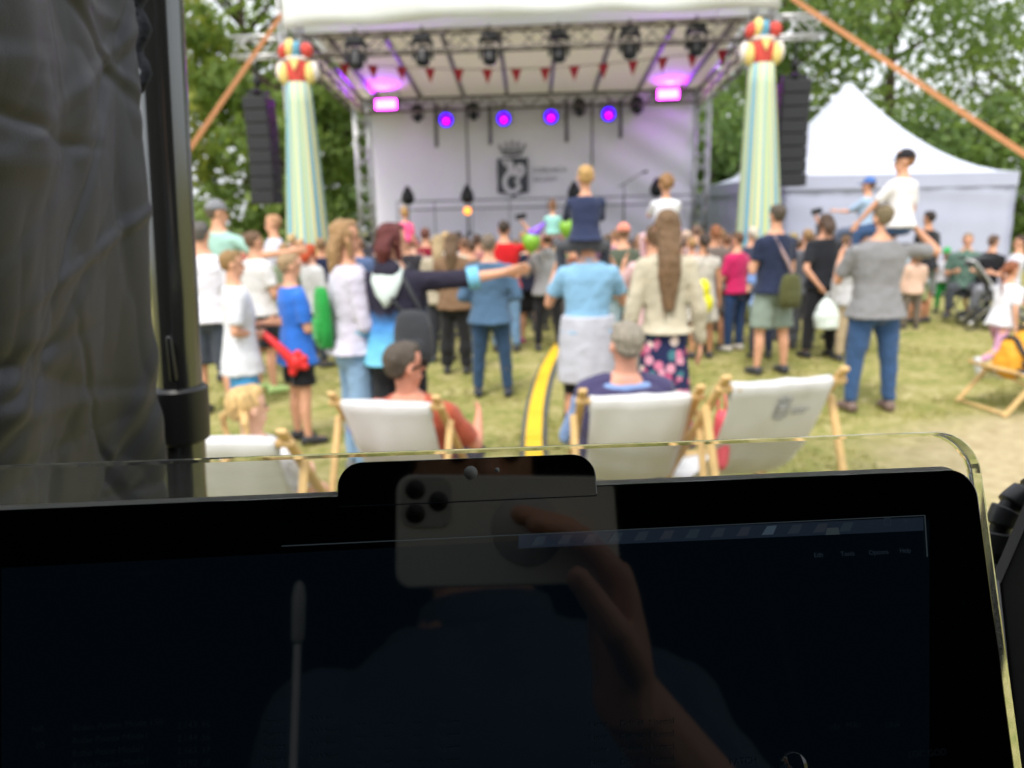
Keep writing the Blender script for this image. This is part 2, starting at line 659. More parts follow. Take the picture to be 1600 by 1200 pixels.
def bush(x, y, w, h, lm, label, seed):
    rnd = random.Random(seed)
    t = empty('shrub', (x, y, 0))
    tag(t, label, 'shrub', 'shrubs under the trees')
    st = MB()
    for k in range(7):
        a = rnd.uniform(0, 6.28)
        st.tube([V((0, 0, -.05)), V((math.cos(a) * w * .2, math.sin(a) * w * .2, h * .35)), V((math.cos(a) * w * .4, math.sin(a) * w * .4, h * .75))], 0.035, 5, 0.01)
    st.build('stem', BARK, t, fix=False)
    v, f = [], []
    cl = [(V((rnd.uniform(-.5, .5) * w, rnd.uniform(-.5, .5) * w * .7, rnd.uniform(.1, .82) * h)), rnd.uniform(.16, .3) * h) for _ in range(30)]
    for c, r in cl:
        for i in range(int(60 * h)):
            d = V((rnd.gauss(0, 1), rnd.gauss(0, 1), rnd.gauss(0, 1))).normalized()
            p = c + d * r * (0.5 + 0.55 * rnd.random())
            if p.z < 0.02:
                continue
            a, b = frame((d + V((rnd.uniform(-1, 1), rnd.uniform(-1, 1), rnd.uniform(0, 1)))).normalized(), V((rnd.uniform(-1, 1), rnd.uniform(-1, 1), rnd.uniform(-1, 1))))
            s = rnd.uniform(.09, .17)
            k = len(v)
            v += [tuple(p - a * s), tuple(p + b * s * .55), tuple(p + a * s), tuple(p - b * s * .55)]
            f.append((k, k + 1, k + 2, k + 3))
    me = bpy.data.meshes.new('foliage')
    me.from_pydata(v, [], f)
    me.materials.append(lm)
    o = bpy.data.objects.new('foliage', me)
    COL.objects.link(o)
    o.parent = t
for i, (x, y, w, h, lm, lb) in enumerate([
    (-15.5, 20.5, 4.2, 2.6, 3, 'yellow-green shrub behind the people next to the tent pole'),
    (-11.2, 19.5, 4.4, 2.7, 0, 'fresh green shrub behind the man in the mint shirt'),
    (-7.4, 21.0, 4.6, 2.6, 1, 'mid-green shrub filling the gap beside the first striped column'),
    (-3.6, 24.0, 4.6, 3.0, 2, 'dark shrub behind the rear of the stage, column side'),
    (0.8, 25.0, 5.0, 3.0, 2, 'dark shrub straight behind the stage backdrop'),
    (5.6, 23.5, 5.0, 5.0, 2, 'dark shrub between stage tower and smaller white tent'),
    (10.0, 25.0, 5.6, 5.0, 2, 'dark shrub hidden behind the white tents'),
    (14.6, 24.0, 5.6, 5.4, 2, 'dark shrub behind the tall white pagoda tent'),
    (17.6, 22.5, 5.2, 5.0, 1, 'mid-green shrub just past the corner of the white tent'),
    (-20.0, 21.0, 5.0, 2.8, 1, 'mid-green shrub behind the black curtain')]):
    bush(x, y, w, h, LEAF[lm], lb, 90 + i)

# ================================================================== STAGE
def truss_mb(p0, p1, s, step, up=V((0, 0, 1)), rt=0.025):
    """Square lattice girder: four chords with zigzag lacing on every side."""
    mb = MB()
    p0, p1 = V(p0), V(p1)
    d = (p1 - p0)
    L = d.length
    d.normalize()
    a, b = frame(d, up)
    cs = [a * s / 2 + b * s / 2, a * s / 2 - b * s / 2, -a * s / 2 - b * s / 2, -a * s / 2 + b * s / 2]
    for c in cs:
        mb.cone(p0 + c, p1 + c, rt, rt, 6)
    n = max(2, int(L / step))
    for k in range(n):
        for q in range(4):
            c0, c1 = cs[q], cs[(q + 1) % 4]
            if k % 2:
                c0, c1 = c1, c0
            mb.cone(p0 + d * L * k / n + c0, p0 + d * L * (k + 1) / n + c1, rt * 0.55, rt * 0.55, 4)
    return mb
YF, YB = 13.5, 18.6
FL, FR = at(466, 72, YF + 0.28), at(1196, 46, YF - 0.25)          # front girder ends
BL, BR = at(563, 168, YB + 0.25), at(1098, 150, YB - 0.25)        # rear girder ends
zf = (FL.z + FR.z) / 2
zb = (BL.z + BR.z) / 2
FL.z = FR.z = zf
BL.z = BR.z = zb
SF = (FR - FL).normalized()
SN = V((-SF.y, SF.x, 0))                                          # towards the back of the stage
stage = empty('stage', ((FL + FR) / 2) * 1.0)
stage.location.z = 0
tag(stage, 'open concert stage with white canopy roof, lattice girders and a cream ceiling', 'stage')
so = V(stage.location)
def SL(p):
    return V(p) - so
CEIL = mat('cream_ceiling', (236, 226, 204), 0.85, var=0.04, vscale=1.5)
CANOPY = mat('canopy_vinyl', (246, 250, 250), 0.55, var=0.03, vscale=2, bump=0.3, bscale=1.6)
def let_through(m, k, c):
    """Thin tent vinyl: part of the daylight comes through the sheet."""
    nt = m.node_tree
    p = nt.nodes['Principled BSDF']
    tr = nt.nodes.new('ShaderNodeBsdfTranslucent')
    tr.inputs['Color'].default_value = c
    mx = nt.nodes.new('ShaderNodeMixShader')
    mx.inputs[0].default_value = k
    nt.links.new(p.outputs[0], mx.inputs[1])
    nt.links.new(tr.outputs[0], mx.inputs[2])
    nt.links.new(mx.outputs[0], nt.nodes['Material Output'].inputs[0])
let_through(CEIL, .75, (.95, .9, .82, 1))
let_through(CANOPY, .45, (.92, .93, .9, 1))
GIRD = mat('girder_grey', (128, 120, 116), .5, metal=.4)
truss_mb(SL(FL), SL(FR), 0.30, 0.32, rt=.02).build('front_girder', GIRD, stage)
truss_mb(SL(BL), SL(BR), 0.28, 0.32).build('rear_girder', GIRD, stage)
truss_mb(SL(FL) + SN * .2, SL(BL) - SN * .2, 0.28, 0.34).build('side_girder', GIRD, stage)
truss_mb(SL(FR) + SN * .2, SL(BR) - SN * .2, 0.28, 0.34).build('side_girder', GIRD, stage)
for b in (BL, BR):
    q = SL(b)
    truss_mb((q.x, q.y, 0.02), (q.x, q.y, q.z + .2), 0.30, 0.32, V((0, 1, 0))).build('rear_tower', ALU, stage)
TL, TR = FL - SF * 0.10, FR - SF * 0.04
for b in (TL, TR):
    q = SL(b)
    truss_mb((q.x, q.y, 0.02), (q.x, q.y, 7.6), 0.30, 0.34, V((0, 1, 0))).build('front_tower', ALU, stage)
# outriggers that carry the speaker stacks
OL, OR = at(366, 76, YF + 0.35), at(1287, 41, YF - 0.3)
for t0, o0 in ((TL, OL), (TR, OR)):
    q0, q1 = SL(V((t0.x, t0.y, o0.z))), SL(o0)
    truss_mb(q0, q1, 0.30, 0.3).build('outrigger', ALU, stage)
# ceiling sheet between the girders and the sloping side sheets
cz = 0.20
def sheet(pts, name, m, thick=0.02, div=0, sag=0.0):
    mb = MB()
    a, b, c, d = [V(p) for p in pts]
    n = 14
    for j in range(n + 1):
        for i in range(n + 1):
            u, w = i / n, j / n
            p = (a * (1 - u) + b * u) * (1 - w) + (d * (1 - u) + c * u) * w
            p = p + V((0, 0, -sag * math.sin(math.pi * u) * math.sin(math.pi * w)))
            mb.v.append(p)
    for j in range(n):
        for i in range(n):
            q = j * (n + 1) + i
            mb.f.append((q, q + 1, q + n + 2, q + n + 1))
    o = mb.build(name, m, stage)
    if thick:
        s = o.modifiers.new('solid', 'SOLIDIFY')
        s.thickness = thick
    return o
up = V((0, 0, 1))
sheet([SL(FL) + up * cz + SF * .3, SL(FR) + up * cz - SF * .3, SL(BR) + up * cz - SF * .1, SL(BL) + up * cz + SF * .1], 'ceiling_sheet', CEIL, 0.02)
# rafters run from front to rear under the sheet
RAFT = mat('rafter_grey', (120, 112, 108), 0.5)
for k in range(8):
    u = (k + 0.5) / 8
    p0 = SL(FL) * (1 - u) + SL(FR) * u + up * (cz - 0.06) + SN * .25
    p1 = SL(BL) * (1 - u) + SL(BR) * u + up * (cz - 0.06) - SN * .2
    MB().bar(p0, p1, 0.07, 0.07).build('rafter', RAFT, stage, smooth=False)
# canopy: a shallow vaulted roof with a rolled fascia hanging over the front girder
mb = MB()
prof = [(-0.34, 0.02), (-0.36, 0.18), (-0.33, 0.40), (-0.27, 0.72), (-0.10, 1.15), (0.5, 1.75), (1.7, 2.15), (3.0, 2.0), (4.4, 1.35), (5.4, 0.55)]
nx = 40
rows = []
for i in range(nx + 1):
    u = i / nx
    base = SL(FL) * (1 - u) + SL(FR) * u - SF * .12 + SF * .24 * u
    row = []
    for k, (yy, zz) in enumerate(prof):
        w = 0.03 * math.sin(u * 9 + k) + 0.02 * math.sin(u * 31 + k * 2)
        row.append(base + SN * (yy + w) + up * (zz + 0.20 + 0.05 * math.sin(math.pi * u) + (0.02 * math.sin(u * 22) if k < 3 else 0)))
    rows.append(row)
mb.loft(rows, cap=False, closed=False)
o = mb.build('roof_canopy', CANOPY, stage)
s = o.modifiers.new('solid', 'SOLIDIFY')
s.thickness = 0.03
for b0, b1 in ((FL, BL), (FR, BR)):      # gable sheets closing the canopy ends
    sgn = -1 if b0 is FL else 1
    a0 = SL(b0) + SF * sgn * .1 + up * .24
    pts = [a0 + SN * yy + up * (zz * 0.98 - .02) for yy, zz in prof[3:]] 
    pts = [a0 + SN * -.2] + pts + [a0 + SN * 5.2]
    MB().prism(pts, SF * sgn * 0.02).build('gable_sheet', CANOPY, stage, smooth=False)
# side strips of cream fabric below the gable, catching the violet light
for b0, b1, sg in ((FL, BL, 1), (FR, BR, -1)):
    a0, a1 = SL(b0), SL(b1)
    sheet([a0 + up * .16 + SF * sg * .02, a1 + up * .16 + SF * sg * .02, a1 - up * .17 + SF * sg * .05, a0 - up * .2 + SF * sg * .05], 'side_valance', CEIL, 0.01)
# deck
DZ = 1.15
fl0, fr0 = SL(FL) + SF * .3 + SN * .1, SL(FR) - SF * .3 + SN * .1
bl0, br0 = SL(BL) + SN * .1, SL(BR) + SN * .1
for q in (fl0, fr0, bl0, br0):
    q.z = DZ - .12
MB().prism([fl0, fr0, br0, bl0], (0, 0, .12)).build('stage_deck', mat('deck_black', (46, 46, 48), 0.7, var=.15), stage, smooth=False)
sk = [V((p.x, p.y, 0.03)) for p in (fl0, fr0, br0, bl0)]
mb = MB()
for i in range(4):
    a, b = sk[i], sk[(i + 1) % 4]
    mb.prism([a, b, b + up * (DZ - .16), a + up * (DZ - .16)], SN * 0.02)
mb.build('stage_skirt', mat('skirt_black', (30, 30, 32), 0.9), stage, smooth=False)
# rods hanging from the rear girder
for px, y0, y1 in ((680, 168, 230), (765, 168, 226), (885, 162, 222), (970, 160, 216), (728, 166, 296), (925, 160, 268)):
    a, b = at(px, y0, YB - .35), at(px, y1, YB - .35)
    MB().cone(SL(a) + up * .06, SL(V((a.x, a.y, b.z))), 0.04 if y1 < 250 else 0.022, 0.04 if y1 < 250 else 0.022, 8).build('hanging_rod', GREY_PIPE, stage)
# low frame of thin bars across the back of the deck
mb = MB()
rl, rr = SL(BL) - SN * .7 + SF * .9, SL(BR) - SN * .7 - SF * .1
for z in (1.98, 2.17):
    mb.cone(V((rl.x, rl.y, z)), V((rr.x, rr.y, z)), 0.018, 0.018, 6)
for k in range(9):
    q = rl.lerp(rr, k / 8)
    mb.cone(V((q.x, q.y, DZ)), V((q.x, q.y, 2.17)), 0.016, 0.016, 6)
mb.build('rear_rail', mat('rail_grey', (128, 130, 136), 0.5), stage)

# ---------------------------------------------------------------- backdrop with crest
bd0, bd1 = BL + SF * .22 - SN * .02, BR - SF * .2 - SN * .02
bdw = (bd1 - bd0).length
back = empty('stage_backdrop', (bd0.x, bd0.y, 0), math.atan2(SF.y, SF.x))
tag(back, 'pale grey fabric backdrop with a dark crowned crest hanging at the rear of the stage', 'backdrop')
FAB = mat('backdrop_fabric', (226, 226, 234), 0.9, var=0.03, vscale=1.2, bump=0.3, bscale=2.2)
mb = MB()
nx, nz = 60, 26
for j in range(nz + 1):
    for i in range(nx + 1):
        u, w = i / nx, j / nz
        z = DZ + (zb + .17 - DZ) * w
        y = 0.015 * math.sin(u * 40) * (1 - w) + 0.05 * pnoise(V((u * 5, w * 3, 1))) + 0.13 * max(0, u - .5) * math.sin((u * 1.2 + w * .9) * 26)
        mb.v.append(V((u * bdw, y, z)))
for j in range(nz):
    for i in range(nx):
        q = j * (nx + 1) + i
        mb.f.append((q, q + 1, q + nx + 2, q + nx + 1))
sheetb = mb.build('fabric_sheet', FAB, back)
ss = sheetb.modifiers.new('solid', 'SOLIDIFY')
ss.thickness = 0.006
# crest, drawn in the sheet's own x/z plane just proud of the fabric
def bpt(px, py):
    d = ray(px, py)
    n = SN
    t = (bd0 - CL).dot(n) / d.dot(n)
    p = CL + d * t - bd0
    return p.dot(SF), (CL + d * t).z
INK = mat('crest_ink', (74, 78, 84), 0.9)
PALE = mat('crest_pale', (205, 205, 212), 0.9)
x0, z1 = bpt(777, 248)
x1, z0 = bpt(826, 304)
w_, h_ = x1 - x0, z1 - z0
def cp(u, v, dy):
    return V((x0 + w_ * u, -dy, z0 + h_ * v))
mb = MB()
mb.prism([cp(0, 1, .085), cp(1, 1, .085), cp(1, .06, .085), cp(.62, .02, .085), cp(.5, -.09, .085), cp(.38, .02, .085), cp(0, .06, .085)], (0, .006, 0))
crest = mb.build('crest_shield', INK, back, smooth=False)
def ribbon(mbb, pts, wd, dy):
    for k in range(len(pts) - 1):
        (u0, v0), (u1, v1) = pts[k], pts[k + 1]
        a, b = V((u0 * w_, v0 * h_)), V((u1 * w_, v1 * h_))
        d = (b - a)
        if d.length < 1e-6:
            continue
        n = V((-d.y, d.x)).normalized() * wd * w_
        d = d.normalized() * wd * w_ * .5
        q = [(a - d) + n, (b + d) + n, (b + d) - n, (a - d) - n]
        mbb.prism([V((x0 + p.x, -dy - 0.0007 * k, z0 + p.y)) for p in q], (0, .002, 0))
mb = MB()   # pale mermaid-like curl: torso, raised arm, round shield and coiled tail
arc = lambda cx, cy, rx, ry, a0, a1, n=14: [(cx + rx * math.cos(R(a0 + (a1 - a0) * k / n)), cy + ry * math.sin(R(a0 + (a1 - a0) * k / n))) for k in range(n + 1)]
ribbon(mb, arc(.48, .34, .25, .26, 60, 330, 16), .075, .094)
ribbon(mb, [(.40, .62), (.46, .78), (.42, .88)], .085, .098)
ribbon(mb, [(.46, .72), (.30, .80), (.18, .92), (.42, .92)], .035, .102)
ribbon(mb, arc(.74, .66, .10, .12, 0, 350, 12), .07, .096)
ribbon(mb, [(.48, .68), (.62, .66)], .05, .106)
ribbon(mb, [(.72, .22), (.62, .38), (.72, .46)], .05, .1)
mb.build('crest_figure', PALE, back, smooth=False)
mb = MB()   # crown over the shield
ribbon(mb, [(.18, 1.13), (.5, 1.08), (.82, 1.13)], .035, .085)
ribbon(mb, [(.14, 1.22), (.5, 1.17), (.86, 1.22)], .02, .09)
for u, v in ((.08, 1.36), (.3, 1.42), (.5, 1.46), (.7, 1.42), (.92, 1.36)):
    ribbon(mb, [(.5 + (u - .5) * .75, 1.18), (u, v)], .028, .095 + u * .004)
mb.build('crest_crown', INK, back, smooth=False)
GREYINK = mat('lettering_ink', (120, 122, 130), 0.9)
for tx, py, ww in (('DZIELNICA', 270, 52), ('BIELANY', 284, 38)):
    o = text_mesh('lettering', tx, 0.2, GREYINK, back)
    bx, bz = bpt(833, py)
    wpx = max(v.co.x for v in o.data.vertices)
    bx2, _ = bpt(833 + ww, py)
    o.rotation_euler = (R(90), 0, 0)
    o.location = (bx, -0.09, bz)
    k = (bx2 - bx) / wpx
    o.scale = (k, k, k)

# ---------------------------------------------------------------- bunting under the ceiling
bun = empty('bunting', so)
tag(bun, 'string of small red pennants sagging under the cream stage ceiling', 'bunting')
RED = mat('pennant_red', (176, 44, 62), 0.8)
pts = []
for k in range(31):
    u = k / 30
    p = SL(FL).lerp(SL(FR), 0.02 + .96 * u) + SN * 1.3
    p.z = zf - 0.02 - 0.22 * math.sin(math.pi * u)
    pts.append(p)
MB().tube(pts, 0.008, 5).build('cord', mat('cord_grey', (120, 90, 90), .8), bun)
for k in range(14):
    u = (k + .5) / 14
    p = SL(FL).lerp(SL(FR), 0.02 + .96 * u) + SN * 1.3
    p.z = zf - 0.02 - 0.22 * math.sin(math.pi * u)
    MB().prism([p - SF * .1, p + SF * .1, p - up * .25 + SN * .04], SN * .004).build('pennant', RED, bun, smooth=False)

# ---------------------------------------------------------------- lamps
LENS = mat('lens_dark', (40, 46, 56), 0.12, spec=0.8)
def moving_head(p, label, group, lit=None, s=1.0, tilt=-20):
    """Hanging moving head: base box, two yoke arms, round head with a lens."""
    t = empty('moving_head', p)
    tag(t, label, 'stage light', group)
    bev(MB().box((0, 0, .30 * s), (.30 * s, .24 * s, .12 * s)).build('base', BLACK_PL, t, smooth=False), .015)
    MB().cone((0, 0, .36 * s), (0, 0, .50 * s), .02, .02, 6).build('clamp', BLACK_MET, t)
    mb = MB()
    for sg in (-1, 1):
        mb.box((sg * .17 * s, 0, .10 * s), (.045 * s, .10 * s, .32 * s))
    mb.box((0, 0, .235 * s), (.36 * s, .12 * s, .035 * s))
    mb.build('yoke', BLACK_PL, t, smooth=False)
    M = Matrix.Rotation(R(tilt), 3, 'X')
    ax = M @ V((0, -1, 0))
    hd = MB()
    rs = []
    a, b = frame(ax)
    for q, r in ((-.17, .06), (-.15, .11), (-.05, .135), (.06, .13), (.14, .125), (.15, .115)):
        rs.append(ring(ax * q * s, a * r * s, b * r * s, 14))
    hd.loft(rs)
    h = sharp(hd.build('head', BLACK_PL, t))
    MB().loft([ring(ax * .151 * s, a * .105 * s, b * .105 * s, 16), ring(ax * .165 * s, a * .075 * s, b * .075 * s, 16), ring(ax * .17 * s, a * .02 * s, b * .02 * s, 16)]).build('lens', lit or LENS, h)
    return t
ORD = ['first', 'second', 'third', 'fourth', 'fifth', 'sixth']
for k, (px, py) in enumerate(((556, 79), (660, 74), (765, 72), (873, 68), (984, 63), (1088, 58))):
    p = at(px, py, YF + 0.1 - 0.03 * k) - up * .13
    moving_head(p, '%s black moving head along the front girder, counting from the strapped speaker side' % ORD[k], 'moving heads on the front girder', s=.92, tilt=70)
VIO = mat('lens_violet', (60, 0, 255), 0.3, emit=(64, 0, 255), estr=3.0)
MAG = mat('lens_magenta', (255, 0, 255), 0.3, emit=(210, 0, 255), estr=3.5)
for px, py, lit, lb in ((653, 183, 0, 'small unlit black spotlight under the rear girder beside the first magenta flood'),
                        (740, 180, 0, 'unlit black spotlight in the gap between the first two violet lamps, before the crest'),
                        (905, 174, 0, 'unlit black spotlight between the two violet lamps above the backdrop lettering'),
                        (995, 171, 0, 'unlit black spotlight under the rear girder next to the brighter-placed flood')):
    moving_head(at(px, py, YB - .4), lb, 'unlit spots on the rear girder', s=0.72, tilt=25)
def wash(px, py, lb, s=1.0):
    p = at(px, py, YB - .45)
    t = empty('wash_light', p)
    tag(t, lb, 'stage light', 'violet wash lights on the rear girder')
    d = (CL + V((0, 0, -1)) - p).normalized()
    a, b = frame(d)
    rs = [ring(d * q, a * r, b * r, 16) for q, r in ((-.22, .07), (-.2, .12), (-.05, .16), (.05, .17), (.06, .155))]
    sharp(MB().loft(rs).build('housing', BLACK_PL, t))
    MB().loft([ring(d * .061, a * .14, b * .14, 20), ring(d * .085, a * .09, b * .09, 20), ring(d * .09, a * .02, b * .02, 20)]).build('lens', VIO, t)
    c = d * .089 - up * .03
    MB().loft([ring(c, a * .055, b * .055, 16), ring(c + d * .012, a * .035, b * .035, 16), ring(c + d * .014, a * .01, b * .01, 16)]).build('glow_core', MAG, t)
    mb = MB()
    for sg in (-1, 1):
        mb.bar(a * 0 + SF * .18 * sg, SF * .18 * sg + up * .24, .03, .015, SF)
    mb.bar(SF * -.19 + up * .24, SF * .19 + up * .24, .03, .015)
    mb.cone(up * .24, up * .36, .02, .02, 6)
    mb.build('bracket', BLACK_MET, t, smooth=False)
wash(697, 187, 'violet wash light nearest the first magenta flood')
wash(787, 185, 'violet wash light above the crest crown')
wash(861, 182, 'violet wash light above the backdrop lettering')
wash(951, 178, 'violet wash light above the boy in the navy top')
FLOOD = mat('flood_glow', (255, 120, 255), 0.3, emit=(255, 70, 255), estr=9)
def flood(px, py, lb):
    p = at(px, py, YB - .55)
    t = empty('flood_light', p, math.atan2(SF.y, SF.x))
    tag(t, lb, 'flood light', 'magenta floods at the stage corners')
    bev(MB().box((0, .06, 0), (.54, .12, .28)).build('housing', BLACK_PL, t, smooth=False), .03, 3)
    o = MB().box((0, -.006, 0), (.46, .012, .20)).build('lit_panel', FLOOD, t, smooth=False)
    mb = MB()
    for sg in (-1, 1):
        mb.box((sg * .31, .06, .12), (.015, .03, .28))
    mb.box((0, .06, .26), (.63, .03, .015))
    mb.cone((0, .06, .26), (0, .06, .42), .02, .02, 6)
    mb.build('bracket', BLACK_MET, t, smooth=False)
    # the lamp's own light: spills upward over the ceiling and the side sheets
    l = bpy.data.lights.new('flood_beam', 'SPOT')
    l.energy = 430
    l.color = (0.33, 0.02, 1.0)
    l.spot_size = R(108)
    l.spot_blend = 0.8
    l.shadow_soft_size = 0.15
    lo = bpy.data.objects.new('flood_beam', l)
    COL.objects.link(lo)
    lo.parent = t
    lo.location = (0, -.16, .03)
    lo.rotation_euler = (R(-134), 0, 0)
flood(603, 163, 'glowing magenta flood in the stage corner by the longer orange strap')
flood(1044, 147, 'glowing magenta flood in the stage corner nearest the white tent')

# lights on stands on the stage floor, one glowing amber
def stand_light(px, py, lb, amber=False, s=1.0):
    p = at(px, py, YB - 1.4)
    t = empty('stage_spotlight', (p.x, p.y, DZ))
    tag(t, lb, 'stage light', 'spotlights standing on the stage')
    z = p.z - DZ
    mb = MB()
    mb.cone((0, 0, .02), (0, 0, z - .16), .022, .018, 8)
    for k in range(3):
        a = k * 2.094
        mb.cone((0, 0, .35), (math.cos(a) * .35, math.sin(a) * .35, .01), .014, .012, 6)
    mb.build('tripod', BLACK_MET, t)
    rs = [ring(V((0, 0, z - .2)), V((.08, 0, 0)), V((0, .08, 0)), 12), ring(V((0, 0, z - .1)), V((.15, 0, 0)), V((0, .14, 0)), 12), ring(V((0, 0, z + .02)), V((.13, 0, 0)), V((0, .13, 0)), 12), ring(V((0, 0, z + .2)), V((.03, 0, 0)), V((0, .03, 0)), 12)]
    MB().loft(rs).build('head', BLACK_PL, t)
    if amber:
        MB().ell((0, -.12, z - .36), .085, .05, .085).build('amber_lamp', mat('amber_glow', (255, 170, 80), .3, emit=(255, 150, 50), estr=1.6), t)
        MB().box((0, -.04, z - .36), (.1, .12, .1)).build('lamp_box', BLACK_PL, t, smooth=False)
stand_light(637, 305, 'black stage spotlight on a stand, without an amber lamp, by the first tower')
stand_light(730, 303, 'black stage spotlight on a stand with a round amber lamp below it', True)
stand_light(897, 298, 'black stage spotlight half hidden by the navy-topped boy')
stand_light(1026, 292, 'black stage spotlight half hidden by the curly-haired child in white')
def mic_stand(px, lb):
    p = at(px, 300, YB - 2.0)
    t = empty('microphone_stand', (p.x, p.y, DZ))
    tag(t, lb, 'microphone stand', 'microphone stands on the stage')
    mb = MB()
    mb.cone((0, 0, .02), (0, 0, 1.25), .014, .011, 6)
    for k in range(3):
        a = k * 2.094
        mb.cone((0, 0, .22), (math.cos(a) * .28, math.sin(a) * .28, .01), .01, .01, 5)
    mb.cone((-.12, 0, 1.18), (.34, -.25, 1.45), .009, .009, 5)
    mb.build('stand', BLACK_MET, t)
    MB().caps((.34, -.25, 1.45), (.42, -.3, 1.47), .02, .028, 8).build('microphone', BLACK_PL, t)
mic_stand(975, 'thin microphone stand with boom on the stage near the curly-haired child')

# ---------------------------------------------------------------- speaker stacks
def array(px0, px1, y0, y1, Y, lean, lb, top):
    c0 = at((px0 + px1) / 2, y0, Y)
    c1 = at((px0 + px1) / 2, y1, Y)
    H = c0.z - c1.z
    w = (at(px1, y0, Y) - at(px0, y0, Y)).length * 0.92
    t = empty('speaker_array', (c0.x, c0.y, 0), math.atan2(SF.y, SF.x))
    tag(t, lb, 'speaker array', 'hanging speaker stacks')
    n = 8
    hh = H / n
    GR = mat('speaker_grille', (30, 31, 36), 0.6, var=.15, vscale=60)
    for k in range(n):
        z = c0.z - hh * (k + .5)
        x = lean * (k + .5) / n
        yb = 0.012 * k * k * .4
        g = bev(MB().box((x, .18 - yb, z), (w, .44, hh * .94)).build('cabinet', BLACK_PL, t, smooth=False), .012)
        MB().box((x, -.045 - yb, z), (w * .92, .02, hh * .8)).build('grille', GR, g, smooth=False)
    mb = MB()
    mb.bar((-w * .45, .18, c0.z + .06), (w * .45, .18, c0.z + .06), .10, .08)
    mb.bar((0, -.05, c0.z + .08), (0, .4, c0.z + .08), .08, .08)
    mb.build('flying_frame', BLACK_MET, t, smooth=False)
    mb = MB()
    mb.cone((0, .18, c0.z + .08), (0, .18, top - .1), .018, .018, 6)
    mb.ell((0, .18, c0.z + .26), .07, .06, .1)
    mb.build('hoist_chain', BLACK_MET, t)
array(376, 418, 150, 320, YF + .3, .1, 'tall black speaker stack hanging beside the striped column by the longer orange strap', OL.z)
array(1222, 1270, 124, 292, YF - .3, -.08, 'tall black speaker stack hanging in front of the white tent', OR.z)

# ---------------------------------------------------------------- striped jester columns
STR = [(120, 176, 196), (150, 200, 205), (226, 214, 142), (206, 208, 128), (176, 205, 180), (160, 200, 200), (226, 214, 142), (160, 205, 190), (216, 210, 140), (132, 186, 204)]
def stripe_mat():
    st = []
    cols = [(104, 160, 184), (214, 202, 126), (150, 192, 184), (226, 216, 146), (132, 180, 196), (196, 202, 132), (160, 196, 188), (220, 206, 132), (116, 172, 192)]
    n = 0
    for rep in range(4):
        for c in cols:
            st.append((n / 36.0, c))
            n += 1
    # object-space angle round the column axis drives the printed stripes
    m = bpy.data.materials.new('striped_cloth')
    m.use_nodes = True
    nt = m.node_tree
    p = nt.nodes['Principled BSDF']
    p.inputs['Roughness'].default_value = 0.85
    tc = nt.nodes.new('ShaderNodeTexCoord')
    sp = nt.nodes.new('ShaderNodeSeparateXYZ')
    nt.links.new(tc.outputs['Object'], sp.inputs[0])
    at2 = nt.nodes.new('ShaderNodeMath')
    at2.operation = 'ARCTAN2'
    nt.links.new(sp.outputs[1], at2.inputs[0])
    nt.links.new(sp.outputs[0], at2.inputs[1])
    ma = nt.nodes.new('ShaderNodeMath')
    ma.operation = 'MULTIPLY_ADD'
    ma.inputs[1].default_value = 4.0 / (2 * math.pi)
    ma.inputs[2].default_value = 1.5
    nt.links.new(at2.outputs[0], ma.inputs[0])
    fr = nt.nodes.new('ShaderNodeMath')
    fr.operation = 'FRACT'
    nt.links.new(ma.outputs[0], fr.inputs[0])
    cr = nt.nodes.new('ShaderNodeValToRGB')
    cr.color_ramp.interpolation = 'CONSTANT'
    el = cr.color_ramp.elements
    cs = cols
    el[0].position, el[0].color = 0.0, lin(cs[0])
    el[1].position, el[1].color = 1 / len(cs), lin(cs[1])
    for k in range(2, len(cs)):
        e = el.new(k / len(cs))
        e.color = lin(cs[k])
    nt.links.new(fr.outputs[0], cr.inputs[0])
    nt.links.new(cr.outputs[0], p.inputs['Base Color'])
    return m
STRIPED = stripe_mat()
JR = mat('jester_red', (206, 74, 64), 0.75)
JY = mat('jester_yellow', (232, 208, 128), 0.75)
JB = mat('jester_blue', (96, 158, 186), 0.75)
JW = mat('jester_white', (228, 220, 214), 0.8)
